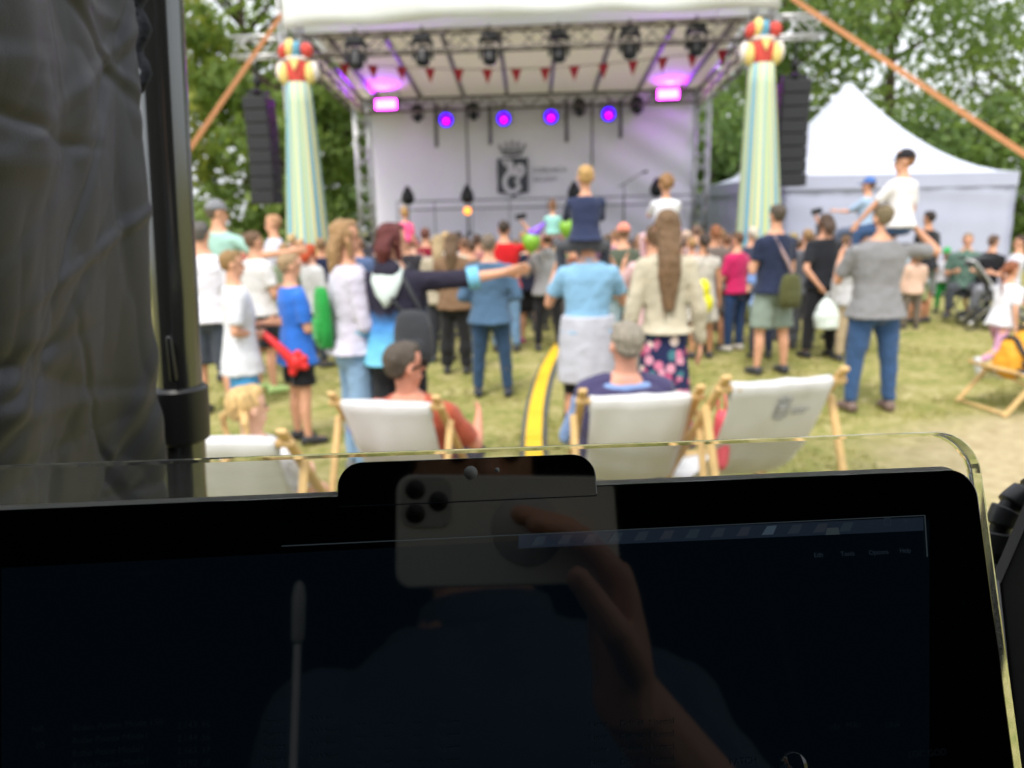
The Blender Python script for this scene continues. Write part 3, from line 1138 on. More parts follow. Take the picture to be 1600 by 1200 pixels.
def column(pxt, pyt, pxb, lb, Y):
    top = at(pxt, pyt, Y)
    bot = at(pxb, 420, Y)
    t = empty('striped_column', (top.x, top.y, 0))
    tag(t, lb, 'decorated column', 'striped jester columns')
    H = top.z
    k_ = (bot.x - top.x) / (top.z - bot.z)
    rs = []
    for i in range(13):
        u = i / 12
        z = 0.04 + (H - .04) * (1 - u)
        r = 0.185 + 0.235 * u ** 0.9
        c = V((k_ * (H - z), 0, z))
        q = ring(c, V((r, 0, 0)), V((0, r, 0)), 48)
        for j, pnt in enumerate(q):
            d = (pnt - c)
            q[j] = c + d * (1 + 0.035 * math.sin(j / 48 * 2 * math.pi * 12))
        rs.append(q)
    MB().loft(rs).build('striped_skirt', STRIPED, t)
    # jester bust on top: red vest, puffed yellow sleeves, ruff and lobed hat
    k = .72
    def hp(x_, y_, z_):
        return V((x_ * k, y_ * k, H + z_ * k))
    h = MB()
    h.loft([ring(hp(0, 0, z), V((rx * k, 0, 0)), V((0, ry * k, 0)), 18) for z, rx, ry in ((-.04, .19, .19), (.1, .21, .2), (.3, .25, .22), (.42, .24, .2), (.5, .12, .12))])
    h.build('red_vest', JR, t)
    MB().prism([hp(-.11, -.225, .46), hp(.11, -.225, .46), hp(0, -.25, .22)], (0, -.02, 0)).build('vest_neckline', JY, t, smooth=False)
    for sg in (-1, 1):
        MB().ell(hp(sg * .29, -.02, .2), .13 * k, .16 * k, .24 * k).build('puffed_sleeve', JY, t)
        MB().ell(hp(sg * .37, .03, .25), .12 * k, .15 * k, .22 * k).build('sleeve_wing', JW, t)
    mb = MB()
    for kk in range(10):
        a = kk / 10 * 2 * math.pi
        mb.ell(hp(math.cos(a) * .19, math.sin(a) * .16, .50), .085 * k, .075 * k, .05 * k, n=10, m=6)
    mb.build('ruff', JW, t)
    MB().ell(hp(0, 0, .62), .11 * k, .11 * k, .14 * k).build('head', JB, t)
    for cx, cz, rx, rz, m in ((-.27, .68, .11, .17, JR), (-.13, .74, .12, .20, JY), (.03, .72, .10, .17, JB), (.25, .69, .14, .16, JR)):
        MB().ell(hp(cx, -.02, cz), rx * k, .15 * k, rz * k, Matrix.Rotation(-cx * 1.4, 3, 'Y')).build('hat_lobe', m, t)
column(466, 130, 484, 'striped column with jester bust near the longer orange strap', YF - .25)
column(1190, 100, 1184, 'striped column with jester bust close to the white tent', YF - .75)

# ---------------------------------------------------------------- orange guy straps
STRAP = mat('orange_webbing', (204, 142, 98), 0.8, var=.06)
def strap(a, b, lb):
    o = MB().bar(a, b, 0.012, 0.07).build('guy_strap', STRAP, smooth=False)
    tag(o, lb, 'strap', 'orange guy straps of the stage')
    # anchor stake in the grass
    st = MB().cone(V(b) + V((0, 0, -.12)), V(b) + V((0, 0, .28)), .03, .035, 8).build('anchor_stake', ALU)
    tag(st, lb.replace('orange strap', 'metal stake holding the orange strap'), 'stake', 'anchor stakes')
a = at(445, 16, YF + .2)
b = at(296, 236, YF - 1.3)
d = b - a
b2 = a + d * (a.z / -d.z) if d.z < 0 else b
strap(a + (a - b) * .05, V((b2.x, b2.y, 0.05)), 'orange strap running from the stage tower down past the hanging speakers')
a = at(1236, -4, YF - .2)
b = at(1602, 245, YF - 3.0)
d = b - a
b2 = a + d * (a.z / -d.z)
strap(a, V((b2.x, b2.y, 0.05)), 'orange strap sloping down over the peak of the white tent')

# ---------------------------------------------------------------- white pagoda tents
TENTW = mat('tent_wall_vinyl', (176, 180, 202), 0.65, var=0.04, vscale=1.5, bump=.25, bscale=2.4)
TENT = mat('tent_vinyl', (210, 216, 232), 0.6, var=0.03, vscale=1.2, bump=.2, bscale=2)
def pagoda(c, w, dep, ze, zp, rz, lb):
    t = empty('pagoda_tent', c, rz)
    tag(t, lb, 'party tent', 'white pagoda tents')
    rs = []
    n = 9
    for i in range(n + 1):
        u = i / n
        k = (1 - u) ** 1.0
        z = ze + (zp - ze) * (u ** 1.75)
        q = []
        hw, hd = w / 2 * k + .05 * u, dep / 2 * k + .05 * u
        m_ = 10
        for e in range(4):
            cs = [(-1, -1), (1, -1), (1, 1), (-1, 1)]
            (ax, ay), (bx, by) = cs[e], cs[(e + 1) % 4]
            for j in range(m_):
                s_ = j / m_
                x, y = ax + (bx - ax) * s_, ay + (by - ay) * s_
                sag = 0.02 * math.sin(math.pi * s_) * (1 - u)
                q.append(V((x * hw, y * hd, z - sag)))
        rs.append(q)
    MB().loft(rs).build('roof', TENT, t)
    mb = MB()
    for e, (ax, ay, bx, by) in enumerate(((-1, -1, 1, -1), (1, -1, 1, 1), (1, 1, -1, 1), (-1, 1, -1, -1))):
        p0, p1 = V((ax * w / 2, ay * dep / 2, ze - .27)), V((bx * w / 2, by * dep / 2, ze - .27))
        nn = V((by - ay, ax - bx, 0)).normalized() * .015
        vb = MB()
        vb.prism([p0, p1, p1 + V((0, 0, .27)), p0 + V((0, 0, .27))], nn)
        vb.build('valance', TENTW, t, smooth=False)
        ww = MB()
        rows = []
        for i in range(31):
            s_ = i / 30
            q = V((ax, ay, 0)).lerp(V((bx, by, 0)), s_)
            off = nn.normalized() * (-.03 + .012 * math.sin(s_ * 38) + .01 * math.sin(s_ * 90))
            rows.append([V((q.x * w / 2, q.y * dep / 2, z)) + off + nn.normalized() * (.022 * math.sin(z * 11 + s_ * 5) * (z / 2.4)) for z in (.04, .3, .6, .9, 1.15, 1.4, 1.6, 1.8, 1.95, 2.1, ze - .2)])
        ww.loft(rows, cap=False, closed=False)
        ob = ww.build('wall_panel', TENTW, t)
        sm = ob.modifiers.new('solid', 'SOLIDIFY')
        sm.thickness = .004
    for sx in (-1, 1):
        for sy in (-1, 1):
            MB().bar((sx * (w / 2 - .07), sy * (dep / 2 - .07), 0.02), (sx * (w / 2 - .07), sy * (dep / 2 - .07), ze), .05, .05).build('leg', ALU, t, smooth=False)
p0, p1 = at(1228, 268, 15.2), at(1590, 274, 15.6)
ze = (p0.z + p1.z) / 2
w = (p1 - p0).length
cz_ = at(1336, 146, 17.3).z
rz = math.atan2((p1 - p0).y, (p1 - p0).x)
cc = (p0 + p1) / 2 + V((-math.sin(rz), math.cos(rz), 0)) * w / 2
pagoda((cc.x + .02, cc.y, 0), w, w, ze, cz_ + .25, rz, 'large white pagoda tent with tall peak behind the boy in the black cap')
p0 = at(1134, 302, 19.5)
pagoda((p0.x + 1.9, p0.y + 1.9, 0), 3.8, 3.8, p0.z + .02, p0.z + 1.5, 0.06, 'smaller white tent half hidden behind the striped column')

# ---------------------------------------------------------------- yellow cable ramp on the grass
def cable_ramp():
    pix = [(888, 512), (881, 530), (866, 556), (853, 582), (844, 612), (838, 642), (835, 675), (834, 705), (838, 760), (842, 820)]
    pts = [gnd(*p) for p in pix]
    fine = []
    for i in range(len(pts) - 1):
        a = pts[max(i - 1, 0)]
        b, c = pts[i], pts[i + 1]
        d = pts[min(i + 2, len(pts) - 1)]
        for k in range(6):
            t = k / 6
            fine.append(0.5 * ((2 * b) + (c - a) * t + (2 * a - 5 * b + 4 * c - d) * t * t + (3 * b - a - 3 * c + d) * t ** 3))
    fine.append(pts[-1])
    t = empty('cable_ramp', (fine[0].x, fine[0].y, 0))
    tag(t, 'curving cable protector with yellow lid and grey rubber sides across the grass', 'cable ramp')
    o0 = V(t.location)
    BK = mat('ramp_rubber', (92, 94, 92), 0.8, var=.1)
    YL = mat('ramp_yellow', (240, 196, 40), 0.5, var=.05)
    prof = [(-.112, -.006), (-.068, .036), (.068, .036), (.112, -.006)]
    seg = 8
    i = 0
    while i < len(fine) - 1:
        j = min(i + seg, len(fine) - 1)
        rb, ry = [], []
        for k in range(i, j + 1):
            d = fine[min(k + 1, len(fine) - 1)] - fine[max(k - 1, 0)]
            n = V((d.y, -d.x, 0)).normalized()
            c = V((fine[k].x, fine[k].y, 0)) - o0
            e = d.normalized() * (.01 if k == i else -.01 if k == j else 0)
            rb.append([c + e + n * a + V((0, 0, b)) for a, b in prof])
            ry.append([c + e + n * a + V((0, 0, b)) for a, b in ((-.067, .034), (-.063, .05), (.063, .05), (.067, .034))])
        sg = MB().loft(rb).build('ramp_section', BK, t, smooth=False)
        MB().loft(ry).build('yellow_lid', YL, sg, smooth=False)
        i = j
cable_ramp()
# ================================================================== PEOPLE
REM = []          # objects whose overlapping lofts are fused into one surface at the end
def fuse(o, vox, it=3, disp=0.0, dscale=0.12):
    r = o.modifiers.new('fuse', 'REMESH')
    r.mode = 'VOXEL'
    r.voxel_size = vox
    r.use_smooth_shade = True
    s = o.modifiers.new('soften', 'SMOOTH')
    s.factor = 0.5
    s.iterations = it
    if disp:
        d = o.modifiers.new('folds', 'DISPLACE')
        k = 'folds_%d' % int(dscale * 1000)
        tx = bpy.data.textures.get(k) or bpy.data.textures.new(k, 'CLOUDS')
        tx.noise_scale = dscale
        tx.noise_depth = 2
        d.texture = tx
        d.texture_coords = 'GLOBAL'
        d.strength = disp
        d.mid_level = 0.5
    REM.append(o)
    return o
def finish_fuse():
    dg = bpy.context.evaluated_depsgraph_get()
    done = [(o, bpy.data.meshes.new_from_object(o.evaluated_get(dg))) for o in REM]
    for o, me in done:
        old = o.data
        me.name = old.name
        o.modifiers.clear()
        o.data = me
        bpy.data.meshes.remove(old)

SKIN = (214, 160, 130)
PALESKIN = (226, 178, 152)
TAN = (196, 142, 110)
ARM = {
    'down': ((.20, .02, -1), (.06, .16, -1)),
    'loose': ((.28, -.08, -1), (.10, .25, -1)),
    'front': ((.16, .12, -1), (-.45, .95, .12)),
    'low_front': ((.18, .10, -1), (-.35, .8, -.45)),
    'phone': ((.35, .75, .35), (-.30, .25, 1)),
    'behind': ((.30, -.32, -1), (-.62, -.30, -.85)),
    'akimbo': ((.62, -.15, -.8), (-.75, .28, -.5)),
    'up': ((.55, .1, .85), (-.25, .05, 1)),
    'hold': ((.34, .38, -.75), (-.22, .35, .95)),
    'lap': ((.16, .25, -1), (-.30, .95, -.18)),
    'hipfold': ((.35, -.2, -1), (-.6, .75, -.15)),
    'forward': ((.12, .75, -.55), (-.1, 1, .05)),
    'rail': ((.22, .30, -1), (.0, .9, -.3)),
}
LEG = {
    'stand': (((.07, 0, -1), (.03, -.02, -1)), ((.07, 0, -1), (.03, -.02, -1))),
    'wide': (((.10, .03, -1), (.05, -.03, -1)), ((.12, -.02, -1), (.06, -.04, -1))),
    'contra': (((.10, .10, -1), (.05, -.08, -1)), ((.08, -.04, -1), (.04, -.04, -1))),
    'walk': (((.05, .32, -1), (.04, .05, -1)), ((.05, -.22, -1), (.04, -.45, -1))),
    'run': (((.05, .45, -1), (.03, .1, -1)), ((.06, -.35, -1), (.04, -1.0, -.35))),
    'sit': (((.16, 1, .06), (.05, .18, -1)), ((.16, 1, .06), (.05, .18, -1))),
    'sling': (((.14, 1, .30), (.05, .35, -1)), ((.14, 1, .30), (.05, .35, -1))),
    'ride': (((.50, .85, -.10), (-.05, .12, -1)), ((.50, .85, -.10), (-.05, .12, -1))),
    'bend': (((.14, .25, -1), (.08, -.35, -1)), ((.14, .15, -1), (.08, -.3, -1))),
}
def hand_mb(mb, w, d, pn, s, H, curl=0.35, fr=None):
    """Palm, four unequal bent fingers and a thumb from the side of the palm."""
    d = V(d).normalized()
    pn = V(pn)
    pn = pn - d * pn.dot(d)
    if pn.length < .05:
        pn = V((0, 0, -1)) - d * (-d.z)
    pn.normalize()
    sd = d.cross(pn)
    fr = fr or .0056 * H
    pl = .054 * H
    mb.loft([ring(w - d * .01 * H, sd * .017 * H, pn * .012 * H, 10), ring(w + d * .02 * H, sd * .022 * H, pn * .012 * H, 10),
             ring(w + d * pl * .8, sd * .025 * H, pn * .0095 * H, 10), ring(w + d * pl, sd * .022 * H, pn * .007 * H, 10)])
    for k, L in enumerate((.042, .047, .043, .034)):
        b = w + d * pl * .92 + sd * (k - 1.5) * .0125 * H
        d1 = (d + pn * curl * .6 + sd * (k - 1.5) * .05).normalized()
        d2 = (d + pn * curl * 1.8).normalized()
        m = b + d1 * L * H * .55
        mb.caps(b, m, fr, fr * .95, 8)
        mb.caps(m, m + d2 * L * H * .45, fr * .95, fr * .8, 8)
    tb = w + d * pl * .3 - sd * .018 * H
    t1 = tb + (d * .7 - sd * .65 + pn * .35).normalized() * .030 * H
    mb.caps(tb, t1, fr * 1.25, fr * 1.1, 8)
    mb.caps(t1, t1 + (d * .9 - sd * .15 + pn * .5).normalized() * .024 * H, fr * 1.1, fr * .85, 8)

def person(label, x, y, H=1.72, yaw=0, up=('tee', (200, 200, 200)), low=('trousers', (40, 44, 60)), hair=('short', (96, 78, 58)),
           arms=('down', 'down'), legs='stand', sk=SKIN, shoes=(60, 60, 64), hs=None, wd=1.0, z=None, lean=0.0, side=0.0,
           turn=0.0, nod=0.0, cap=None, glasses=False, vox=None, group=None, grip=0.35, fine=False, name='person', capyaw=0, hem=0.0):
    dist = max(3.0, y)
    vx = vox or max(.009, min(.021, .0019 * dist))
    child = H < 1.5
    hs = hs or (0.134 if not child else 0.134 + (1.5 - H) * 0.085)
    E = empty(name, (x, y, 0), R(yaw))
    tag(E, label, 'person', group)
    hh = hs * H
    f = lambda k: k * H
    cr_ = .475 if not child else .455
    thigh, shin = f(cr_ * .50), f(cr_ * .445)
    L = LEG[legs] if isinstance(legs, str) else legs
    lg = []
    hipw = f(.050) * wd
    hipdz = f(.012)
    for s, (td, sd_) in zip((-1, 1), L):
        h = V((s * hipw, 0, hipdz))
        k = h + V((td[0] * s, td[1], td[2])).normalized() * thigh
        a = k + V((sd_[0] * s, sd_[1], sd_[2])).normalized() * shin
        lg.append([h, k, a])
    low_z = min(a.z for _, _, a in lg)
    Pz = z if z is not None else -low_z + f(.043)
    P = V((0, 0, Pz))
    lg = [[q + P for q in c] for c in lg]
    # torso frame
    M = Matrix.Rotation(R(side), 3, 'Y') @ Matrix.Rotation(R(-lean), 3, 'X')
    U, F, X = M @ V((0, 0, 1)), M @ V((0, 1, 0)), M @ V((1, 0, 0))
    tl = f(1 - cr_) - hh - f(.035)      # pelvis to neck base
    def T(t, dx=0, dy=0):
        return P + U * (tl * t) + X * dx + F * dy
    w = wd
    tors = [(-.10, .070, .060, 0), (.02, .090, .068, -.004), (.22, .086, .064, -.002), (.42, .079, .058, .004), (.62, .091, .064, .004), (.80, .100, .062, 0), (.92, .090, .050, -.006), (1.0, .050, .040, -.008), (1.06, .034, .034, -.006)]
    def torso(mb, inf=0.0, t0=-9, t1=9, bot=None, loose=0.0, n=16):
        rs = []
        for t, rx, ry, dy in tors:
            if t < t0 or t > t1:
                continue
            lo = loose * max(0, 1 - abs(t - .25) * 1.3)
            if bot is not None and t == .02:
                rx, ry = max(rx, .108), max(ry, .078)
            rs.append(ring(T(t, 0, f(dy)), X * (f(rx) * w + inf + lo), F * (f(ry) * (w * .5 + .5) + inf + lo), n, .86))
        if bot is not None:
            rs.insert(0, ring(T(bot, 0, 0), X * (f(.118 if bot < -.1 else .110) * w + inf + loose), F * (f(.092) * (w * .5 + .5) + inf + loose), n, .86))
        mb.loft(rs)
    nb = T(1.0, 0, f(-.006))
    hd = Euler((R(-nod), 0, R(turn))).to_matrix()
    Mh = M.lerp(Matrix.Identity(3), 0.75) @ hd if abs(lean) + abs(side) > 1 else hd
    hu, hf, hx = Mh @ V((0, 0, 1)), Mh @ V((0, 1, 0)), Mh @ V((1, 0, 0))
    chin = nb + U * f(.035)
    def Hd(a, b, c):
        return chin + hx * a * hh + hf * b * hh + hu * c * hh
    body = MB()
    torso(body)
    body.cone(nb - U * f(.03), chin + hu * hh * .30, f(.036), f(.031), 12)
    Hm = Matrix((hx, hf, hu)).transposed()
    body.ell(Hd(0, -.02, .62), .325 * hh, .40 * hh, .375 * hh, Hm, 16, 11)
    body.ell(Hd(0, .10, .27), .235 * hh, .26 * hh, .265 * hh, Hm, 14, 9)
    body.ell(Hd(0, .20, .10), .13 * hh, .14 * hh, .10 * hh, Hm, 10, 7)
    body.caps(Hd(0, .345, .52), Hd(0, .435, .36), .045 * hh, .065 * hh, 8)
    body.ell(Hd(0, .335, .20), .12 * hh, .06 * hh, .045 * hh, Hm, 10, 6)
    for s in (-1, 1):
        body.ell(Hd(s * .335, -.03, .45), .045 * hh, .085 * hh, .125 * hh, Hm, 9, 6)
    AR = []
    shz = T(.87)
    for s, sp in zip((-1, 1), arms):
        sh = T(.865, s * f(.103) * w, f(-.006))
        if isinstance(sp, str):
            sp = ARM[sp]
        if sp[0] == 'pts':
            el, wr, hdv, pnv = [V(q) for q in sp[1:5]]
        else:
            a_, b_ = sp[0], sp[1]
            el = sh + (X * s * a_[0] + F * a_[1] + U * a_[2]).normalized() * f(.172)
            wr = el + (X * s * b_[0] + F * b_[1] + U * b_[2]).normalized() * f(.148)
            hdv = (wr - el).normalized()
            pnv = -X * s
        AR.append((sh, el, wr, hdv, pnv))
        body.caps(sh, el, f(.0265), f(.0215), 10)
        body.caps(el, el.lerp(wr, .35), f(.0215), f(.0215), 10)
        body.caps(el.lerp(wr, .35), wr, f(.0215), f(.0145), 10)
        hand_mb(body, wr, hdv, pnv, s, H, grip)
    for s, (h, k, a) in zip((-1, 1), lg):
        body.caps(h, k, f(.050) * w, f(.032), 12)
        body.caps(k, k.lerp(a, .32) + V((0, -f(.008), 0)), f(.031), f(.031), 12)
        body.caps(k.lerp(a, .32) + V((0, -f(.008), 0)), a, f(.031), f(.019), 12)
    foot = []
    for s, (h, k, a) in zip((-1, 1), lg):
        sh_ = (a - k).normalized()
        toe = V((s * .12, 1, 0))
        if sh_.z > -.75:                       # foot off the ground trails the shin
            toe = V((0, -sh_.z * .6 + .05, -.9)).normalized()
        toe.normalize()
        foot.append((a, toe))
        body.caps(a - V((0, 0, f(.012))), a + toe * f(.07) - V((0, 0, f(.02))), f(.018), f(.015), 8)
    b = body.build('body', skin(sk), E, fix=False)
    fuse(b, vx, 2)
    # ---------------------------------------------------------------- shoes
    if shoes:
        for s, (a, toe) in zip((-1, 1), foot):
            mb = MB()
            dn = V((0, 0, -1)) if abs(toe.z) < .5 else V((0, -.9, -.25)).normalized()
            sx = toe.cross(dn).normalized()
            c = a + dn * f(.022)
            rs = []
            for q, ww, hh_ in ((-.040, .018, .020), (-.030, .024, .026), (.0, .026, .028), (.045, .029, .022), (.085, .027, .016), (.105, .015, .010)):
                rs.append(ring(c + toe * f(q) + dn * (f(.021) - f(hh_) * .9), sx * f(ww), dn * f(hh_), 10, .8))
            mb.loft(rs)
            mb.build('shoe', mat('shoe_%d_%d_%d' % shoes, shoes, .6), E)
    # ---------------------------------------------------------------- lower clothes
    def legs_mb(mb, frac, inf, flare=1.0):
        for s, (h, k, a) in zip((-1, 1), lg):
            if frac <= .5:
                e = h.lerp(k, frac / .5)
                mb.caps(h, h.lerp(e, .2), f(.056) * w + inf, f(.055) * w + inf, 12)
                mb.cone(h.lerp(e, .15), e, f(.055) * w + inf, f(.052) * w * flare + inf, 12)
            else:
                e = k.lerp(a, (frac - .5) / .5)
                mb.caps(h, k, f(.055) * w + inf, f(.039) + inf, 12)
                mb.caps(k, k.lerp(e, .4), f(.039) + inf, f(.036) * flare + inf, 12)
                mb.cone(k.lerp(e, .3), e, f(.037) + inf, f(.029) * flare + inf, 12)
    if low:
        lk, lc = low[0], low[1]
        m = lc if not isinstance(lc, tuple) else cloth(lc)
        mb = MB()
        if lk == 'trousers':
            torso(mb, f(.006), -.11, .30, None)
            legs_mb(mb, .985, f(.004), low[2] if len(low) > 2 else 1.0)
        elif lk == 'leggings':
            torso(mb, f(.004), -.11, .30, None)
            legs_mb(mb, .97, f(-.004))
        elif lk == 'shorts':
            torso(mb, f(.006), -.11, .30, None)
            legs_mb(mb, low[2] if len(low) > 2 else .46, f(.010), 1.08)
        elif lk == 'skirt':
            ln = low[2] if len(low) > 2 else .8
            rs = []
            zh = lg[0][2].z
            for i in range(9):
                u = i / 8
                zz = (P.z + f(.13)) * (1 - u * ln) + zh * u * ln
                r = f(.078) * w + f(.07) * u ** .7
                q = ring(V((0, 0, zz)), V((r, 0, 0)), V((0, r * .85, 0)), 26)
                for j, pp in enumerate(q):
                    dd = pp - V((0, 0, zz))
                    q[j] = V((0, 0, zz)) + dd * (1 + .06 * u * math.sin(j / 26 * 6.283 * 7))
                rs.append(q)
            mb.loft(rs)
        o = mb.build({'skirt': 'skirt', 'shorts': 'shorts'}.get(lk, 'trousers'), m, E, fix=False)
        if lk == 'skirt':
            sharp(o, 50)
        else:
            fuse(o, vx * 1.15, 3, f(.012), .09)
    # ---------------------------------------------------------------- upper clothes
    if up:
        uk, uc = up[0], up[1]
        m = uc if not isinstance(uc, tuple) else cloth(uc)
        mb = MB()
        inf = {'tee': .010, 'shirt': .011, 'jacket': .018, 'hoodie': .020, 'sweater': .012, 'vest': .014, 'top': .007, 'dress': .009}[uk]
        loose = f(.008 if uk in ('tee', 'shirt', 'hoodie', 'sweater') else .003)
        bot = {'tee': .03, 'shirt': .02, 'jacket': -.04, 'hoodie': -.02, 'sweater': -.06, 'vest': .02, 'top': .0, 'dress': -.1}[uk] - hem
        torso(mb, f(inf), max(-.05, bot + .03), 1.0, bot, loose)
        slv = {'tee': .62, 'shirt': .62, 'jacket': 1.97, 'hoodie': 1.95, 'sweater': 1.97, 'vest': 0, 'top': .25, 'dress': .3}[uk]
        if len(up) > 2 and up[2] is not None:
            slv = up[2]
        for (sh, el, wr, hdv, pnv), s in zip(AR, (-1, 1)):
            r = f(.036 if uk not in ('jacket', 'hoodie', 'sweater') else .040)
            if slv <= 0:
                continue
            mb.caps(sh - X * s * f(.02), sh, r * .9, r, 12)
            if slv <= 1:
                mb.cone(sh, sh.lerp(el, slv), r, r * 1.02, 12)
            else:
                e = el.lerp(wr, slv - 1)
                mb.caps(sh, el, r, r * .82, 12)
                mb.caps(el, el.lerp(e, .3), r * .82, r * .8, 12)
                mb.cone(el.lerp(e, .2), e, r * .8, r * .62, 12)
        if uk == 'hoodie':
            mb.ell(T(.97, 0, -f(.062)), f(.062), f(.036), f(.05), M, 12, 8)
        if uk == 'dress':
            rs = []
            for i in range(7):
                u = i / 6
                zz = T(.3).z * (1 - u) + f(.30) * u
                r = f(.085) * w + f(.06) * u
                rs.append(ring(V((0, 0, zz)), V((r, 0, 0)), V((0, r * .85, 0)), 20))
            mb.loft(rs)
        o = mb.build({'tee': 't_shirt', 'vest': 'vest', 'top': 'top'}.get(uk, uk), m, E, fix=False)
        fuse(o, vx * 1.15, 3, f(.013), .085)
        if uk in ('shirt', 'vest') or (len(up) > 3):
            cc = up[3] if len(up) > 3 else uc
            q = MB().loft([ring(T(.965, 0, f(-.006)), X * f(.050), F * f(.046), 14), ring(T(1.05, 0, f(-.004)), X * f(.042), F * f(.040), 14)], cap=False)
            oc = q.build('collar', cloth(cc) if isinstance(cc, tuple) else cc, E)
            sm = oc.modifiers.new('solid', 'SOLIDIFY')
            sm.thickness = f(.006)
    # ---------------------------------------------------------------- hair and head wear
    if hair:
        hk, hc = hair
        hm = hairm(hc)
        mb = MB()
        rx = .342
        top_dy, top_dz = -.075, .66
        mb.ell(Hd(0, top_dy, top_dz), rx * hh, .392 * hh, .352 * hh, Hm, 16, 11)
        mb.ell(Hd(0, -.18, .50), .285 * hh, .245 * hh, .25 * hh, Hm, 14, 9)
        mb.ell(Hd(0, .12, .84), .26 * hh, .25 * hh, .15 * hh, Hm, 12, 8)
        if hk in ('verylong', 'long', 'halfup', 'lob'):
            ln = {'verylong': 2.1, 'long': 1.25, 'halfup': .75, 'lob': .35}[hk]
            rs = []
            for i in range(8):
                u = i / 7
                c = Hd(0, -.16, .62) - V((0, 0, 1)) * hh * (ln + .35) * u + F * hh * ((-.20 if hk == 'halfup' else -.34) * min(1, u * 2.2))
                rs.append(ring(c, hx * hh * (.35 - .03 * u - (.16 * max(0, u - .6) / .4)), hf * hh * (.27 - .12 * u), 14))
            mb.loft(rs)
            rs_ = random.Random(int(x * 100))
            for k in range(13):                     # separate locks over the fall of hair
                a_ = -1 + 2 * k / 12 + rs_.uniform(-.06, .06)
                L_ = (ln + .35) * rs_.uniform(.72, 1.12)
                bk = -.20 if hk == 'halfup' else -.34
                pts_ = []
                for q in range(6):
                    u = q / 5
                    pts_.append(Hd(a_ * .31 * (1 - .35 * u) + .03 * math.sin(q * 1.7 + k), -.26 + .12 * abs(a_), .66) - V((0, 0, 1)) * hh * L_ * u + F * hh * (bk * min(1, u * 2.2) - .06))
                mb.tube(pts_, .075 * hh, 8, .022 * hh)
            for s in (-1, 1):
                mb.caps(Hd(s * .27, .0, .60), Hd(s * .30, .02, .02), .12 * hh, .08 * hh, 8)
        if hk == 'curly':
            rnd = random.Random(len(label))
            for k in range(26):
                d = V((rnd.gauss(0, 1), rnd.gauss(0, 1) - .4, rnd.gauss(0, 1) + .3)).normalized()
                mb.ell(Hd(0 + d.x * .33, -.08 + d.y * .37, .64 + d.z * .33), .11 * hh, .11 * hh, .11 * hh, Hm, 8, 6)
        if hk in ('pony', 'hiptail'):
            ln = 1.0 if hk == 'pony' else 1.6
            mb.ell(Hd(0, -.46, .62), .12 * hh, .12 * hh, .12 * hh, Hm, 10, 7)
            mb.tube([Hd(0, -.45, .64), Hd(0, -.60, .45), Hd(0.04, -.58, .62 - ln * .55), Hd(.06, -.52, .62 - ln)], .12 * hh, 10, .05 * hh)
        if hk == 'bun':
            mb.ell(Hd(0, -.30, 1.02), .17 * hh, .17 * hh, .16 * hh, Hm, 12, 8)
        if hk == 'lowbun':
            mb.ell(Hd(0, -.50, .45), .18 * hh, .15 * hh, .17 * hh, Hm, 12, 8)
        if hk == 'pigtails':
            for s in (-1, 1):
                mb.tube([Hd(s * .30, -.24, .45), Hd(s * .46, -.34, .34), Hd(s * .50, -.33, .05), Hd(s * .46, -.30, -.22)], .10 * hh, 10, .05 * hh)
        if hk != 'bald':
            o = mb.build('hair', hm, E, fix=False)
            fuse(o, max(.006, vx * .8), 2, hh * .06, .035)
    if cap:
        cc, kind_ = cap[0], (cap[1] if len(cap) > 1 else 'cap')
        cm = cloth(cc)
        mb = MB()
        rs = []
        for i in range(7):
            t = i / 6 * R(88)
            rs.append(ring(Hd(0, -.03, .62) + hu * hh * .44 * math.sin(t), hx * hh * .375 * math.cos(t), hf * hh * .44 * math.cos(t), 18))
        mb.loft(rs)
        o = mb.build('cap' if kind_ == 'cap' else 'hat', cm, E)
        if kind_ == 'cap':
            ca = R(capyaw)
            vf = hf * math.cos(ca) - hx * math.sin(ca)
            vx_ = hx * math.cos(ca) + hf * math.sin(ca)
            mb = MB()
            c0 = Hd(0, -.03, .63)
            pts = [c0 + vx_ * hh * .33 + vf * hh * .20, c0 + vx_ * hh * .30 + vf * hh * .62 - hu * hh * .05, c0 + vx_ * hh * .12 + vf * hh * .76 - hu * hh * .07,
                   c0 - vx_ * hh * .12 + vf * hh * .76 - hu * hh * .07, c0 - vx_ * hh * .30 + vf * hh * .62 - hu * hh * .05, c0 - vx_ * hh * .33 + vf * hh * .20]
            mb.prism(pts, hu * hh * .035)
            mb.build('visor', cm, o, smooth=False)
    # ---------------------------------------------------------------- face
    EY = mat('eye_dark', (40, 32, 28), .2)
    for s in (-1, 1):
        MB().ell(Hd(s * .135, .335, .50), .045 * hh, .035 * hh, .03 * hh, Hm, 8, 6).build('eye', EY, E)
    MB().ell(Hd(0, .385, .205), .085 * hh, .03 * hh, .018 * hh, Hm, 8, 6).build('mouth', mat('lips', (170, 96, 88), .5), E)
    if glasses:
        mb = MB()
        for s in (-1, 1):
            mb.bar(Hd(s * .35, .36, .52), Hd(s * .365, -.05, .50), .025 * hh, .05 * hh)
            mb.box(Hd(s * .17, .40, .50), (.24 * hh, .03 * hh, .15 * hh), Hm)
        mb.bar(Hd(-.30, .40, .53), Hd(.30, .40, .53), .03 * hh, .04 * hh)
        mb.build('sunglasses', mat('glasses_black', (20, 20, 22), .2), E, smooth=False)
    bpy.context.view_layer.update
    return dict(E=E, T=T, X=X, F=F, U=U, AR=AR, lg=lg, f=f, H=H, chin=chin, hh=hh, Hd=Hd, vx=vx, P=P, M=M)
def world_of(p, q):
    E = p['E']
    return V(E.location) + Matrix.Rotation(E.rotation_euler.z, 3, 'Z') @ V(q)

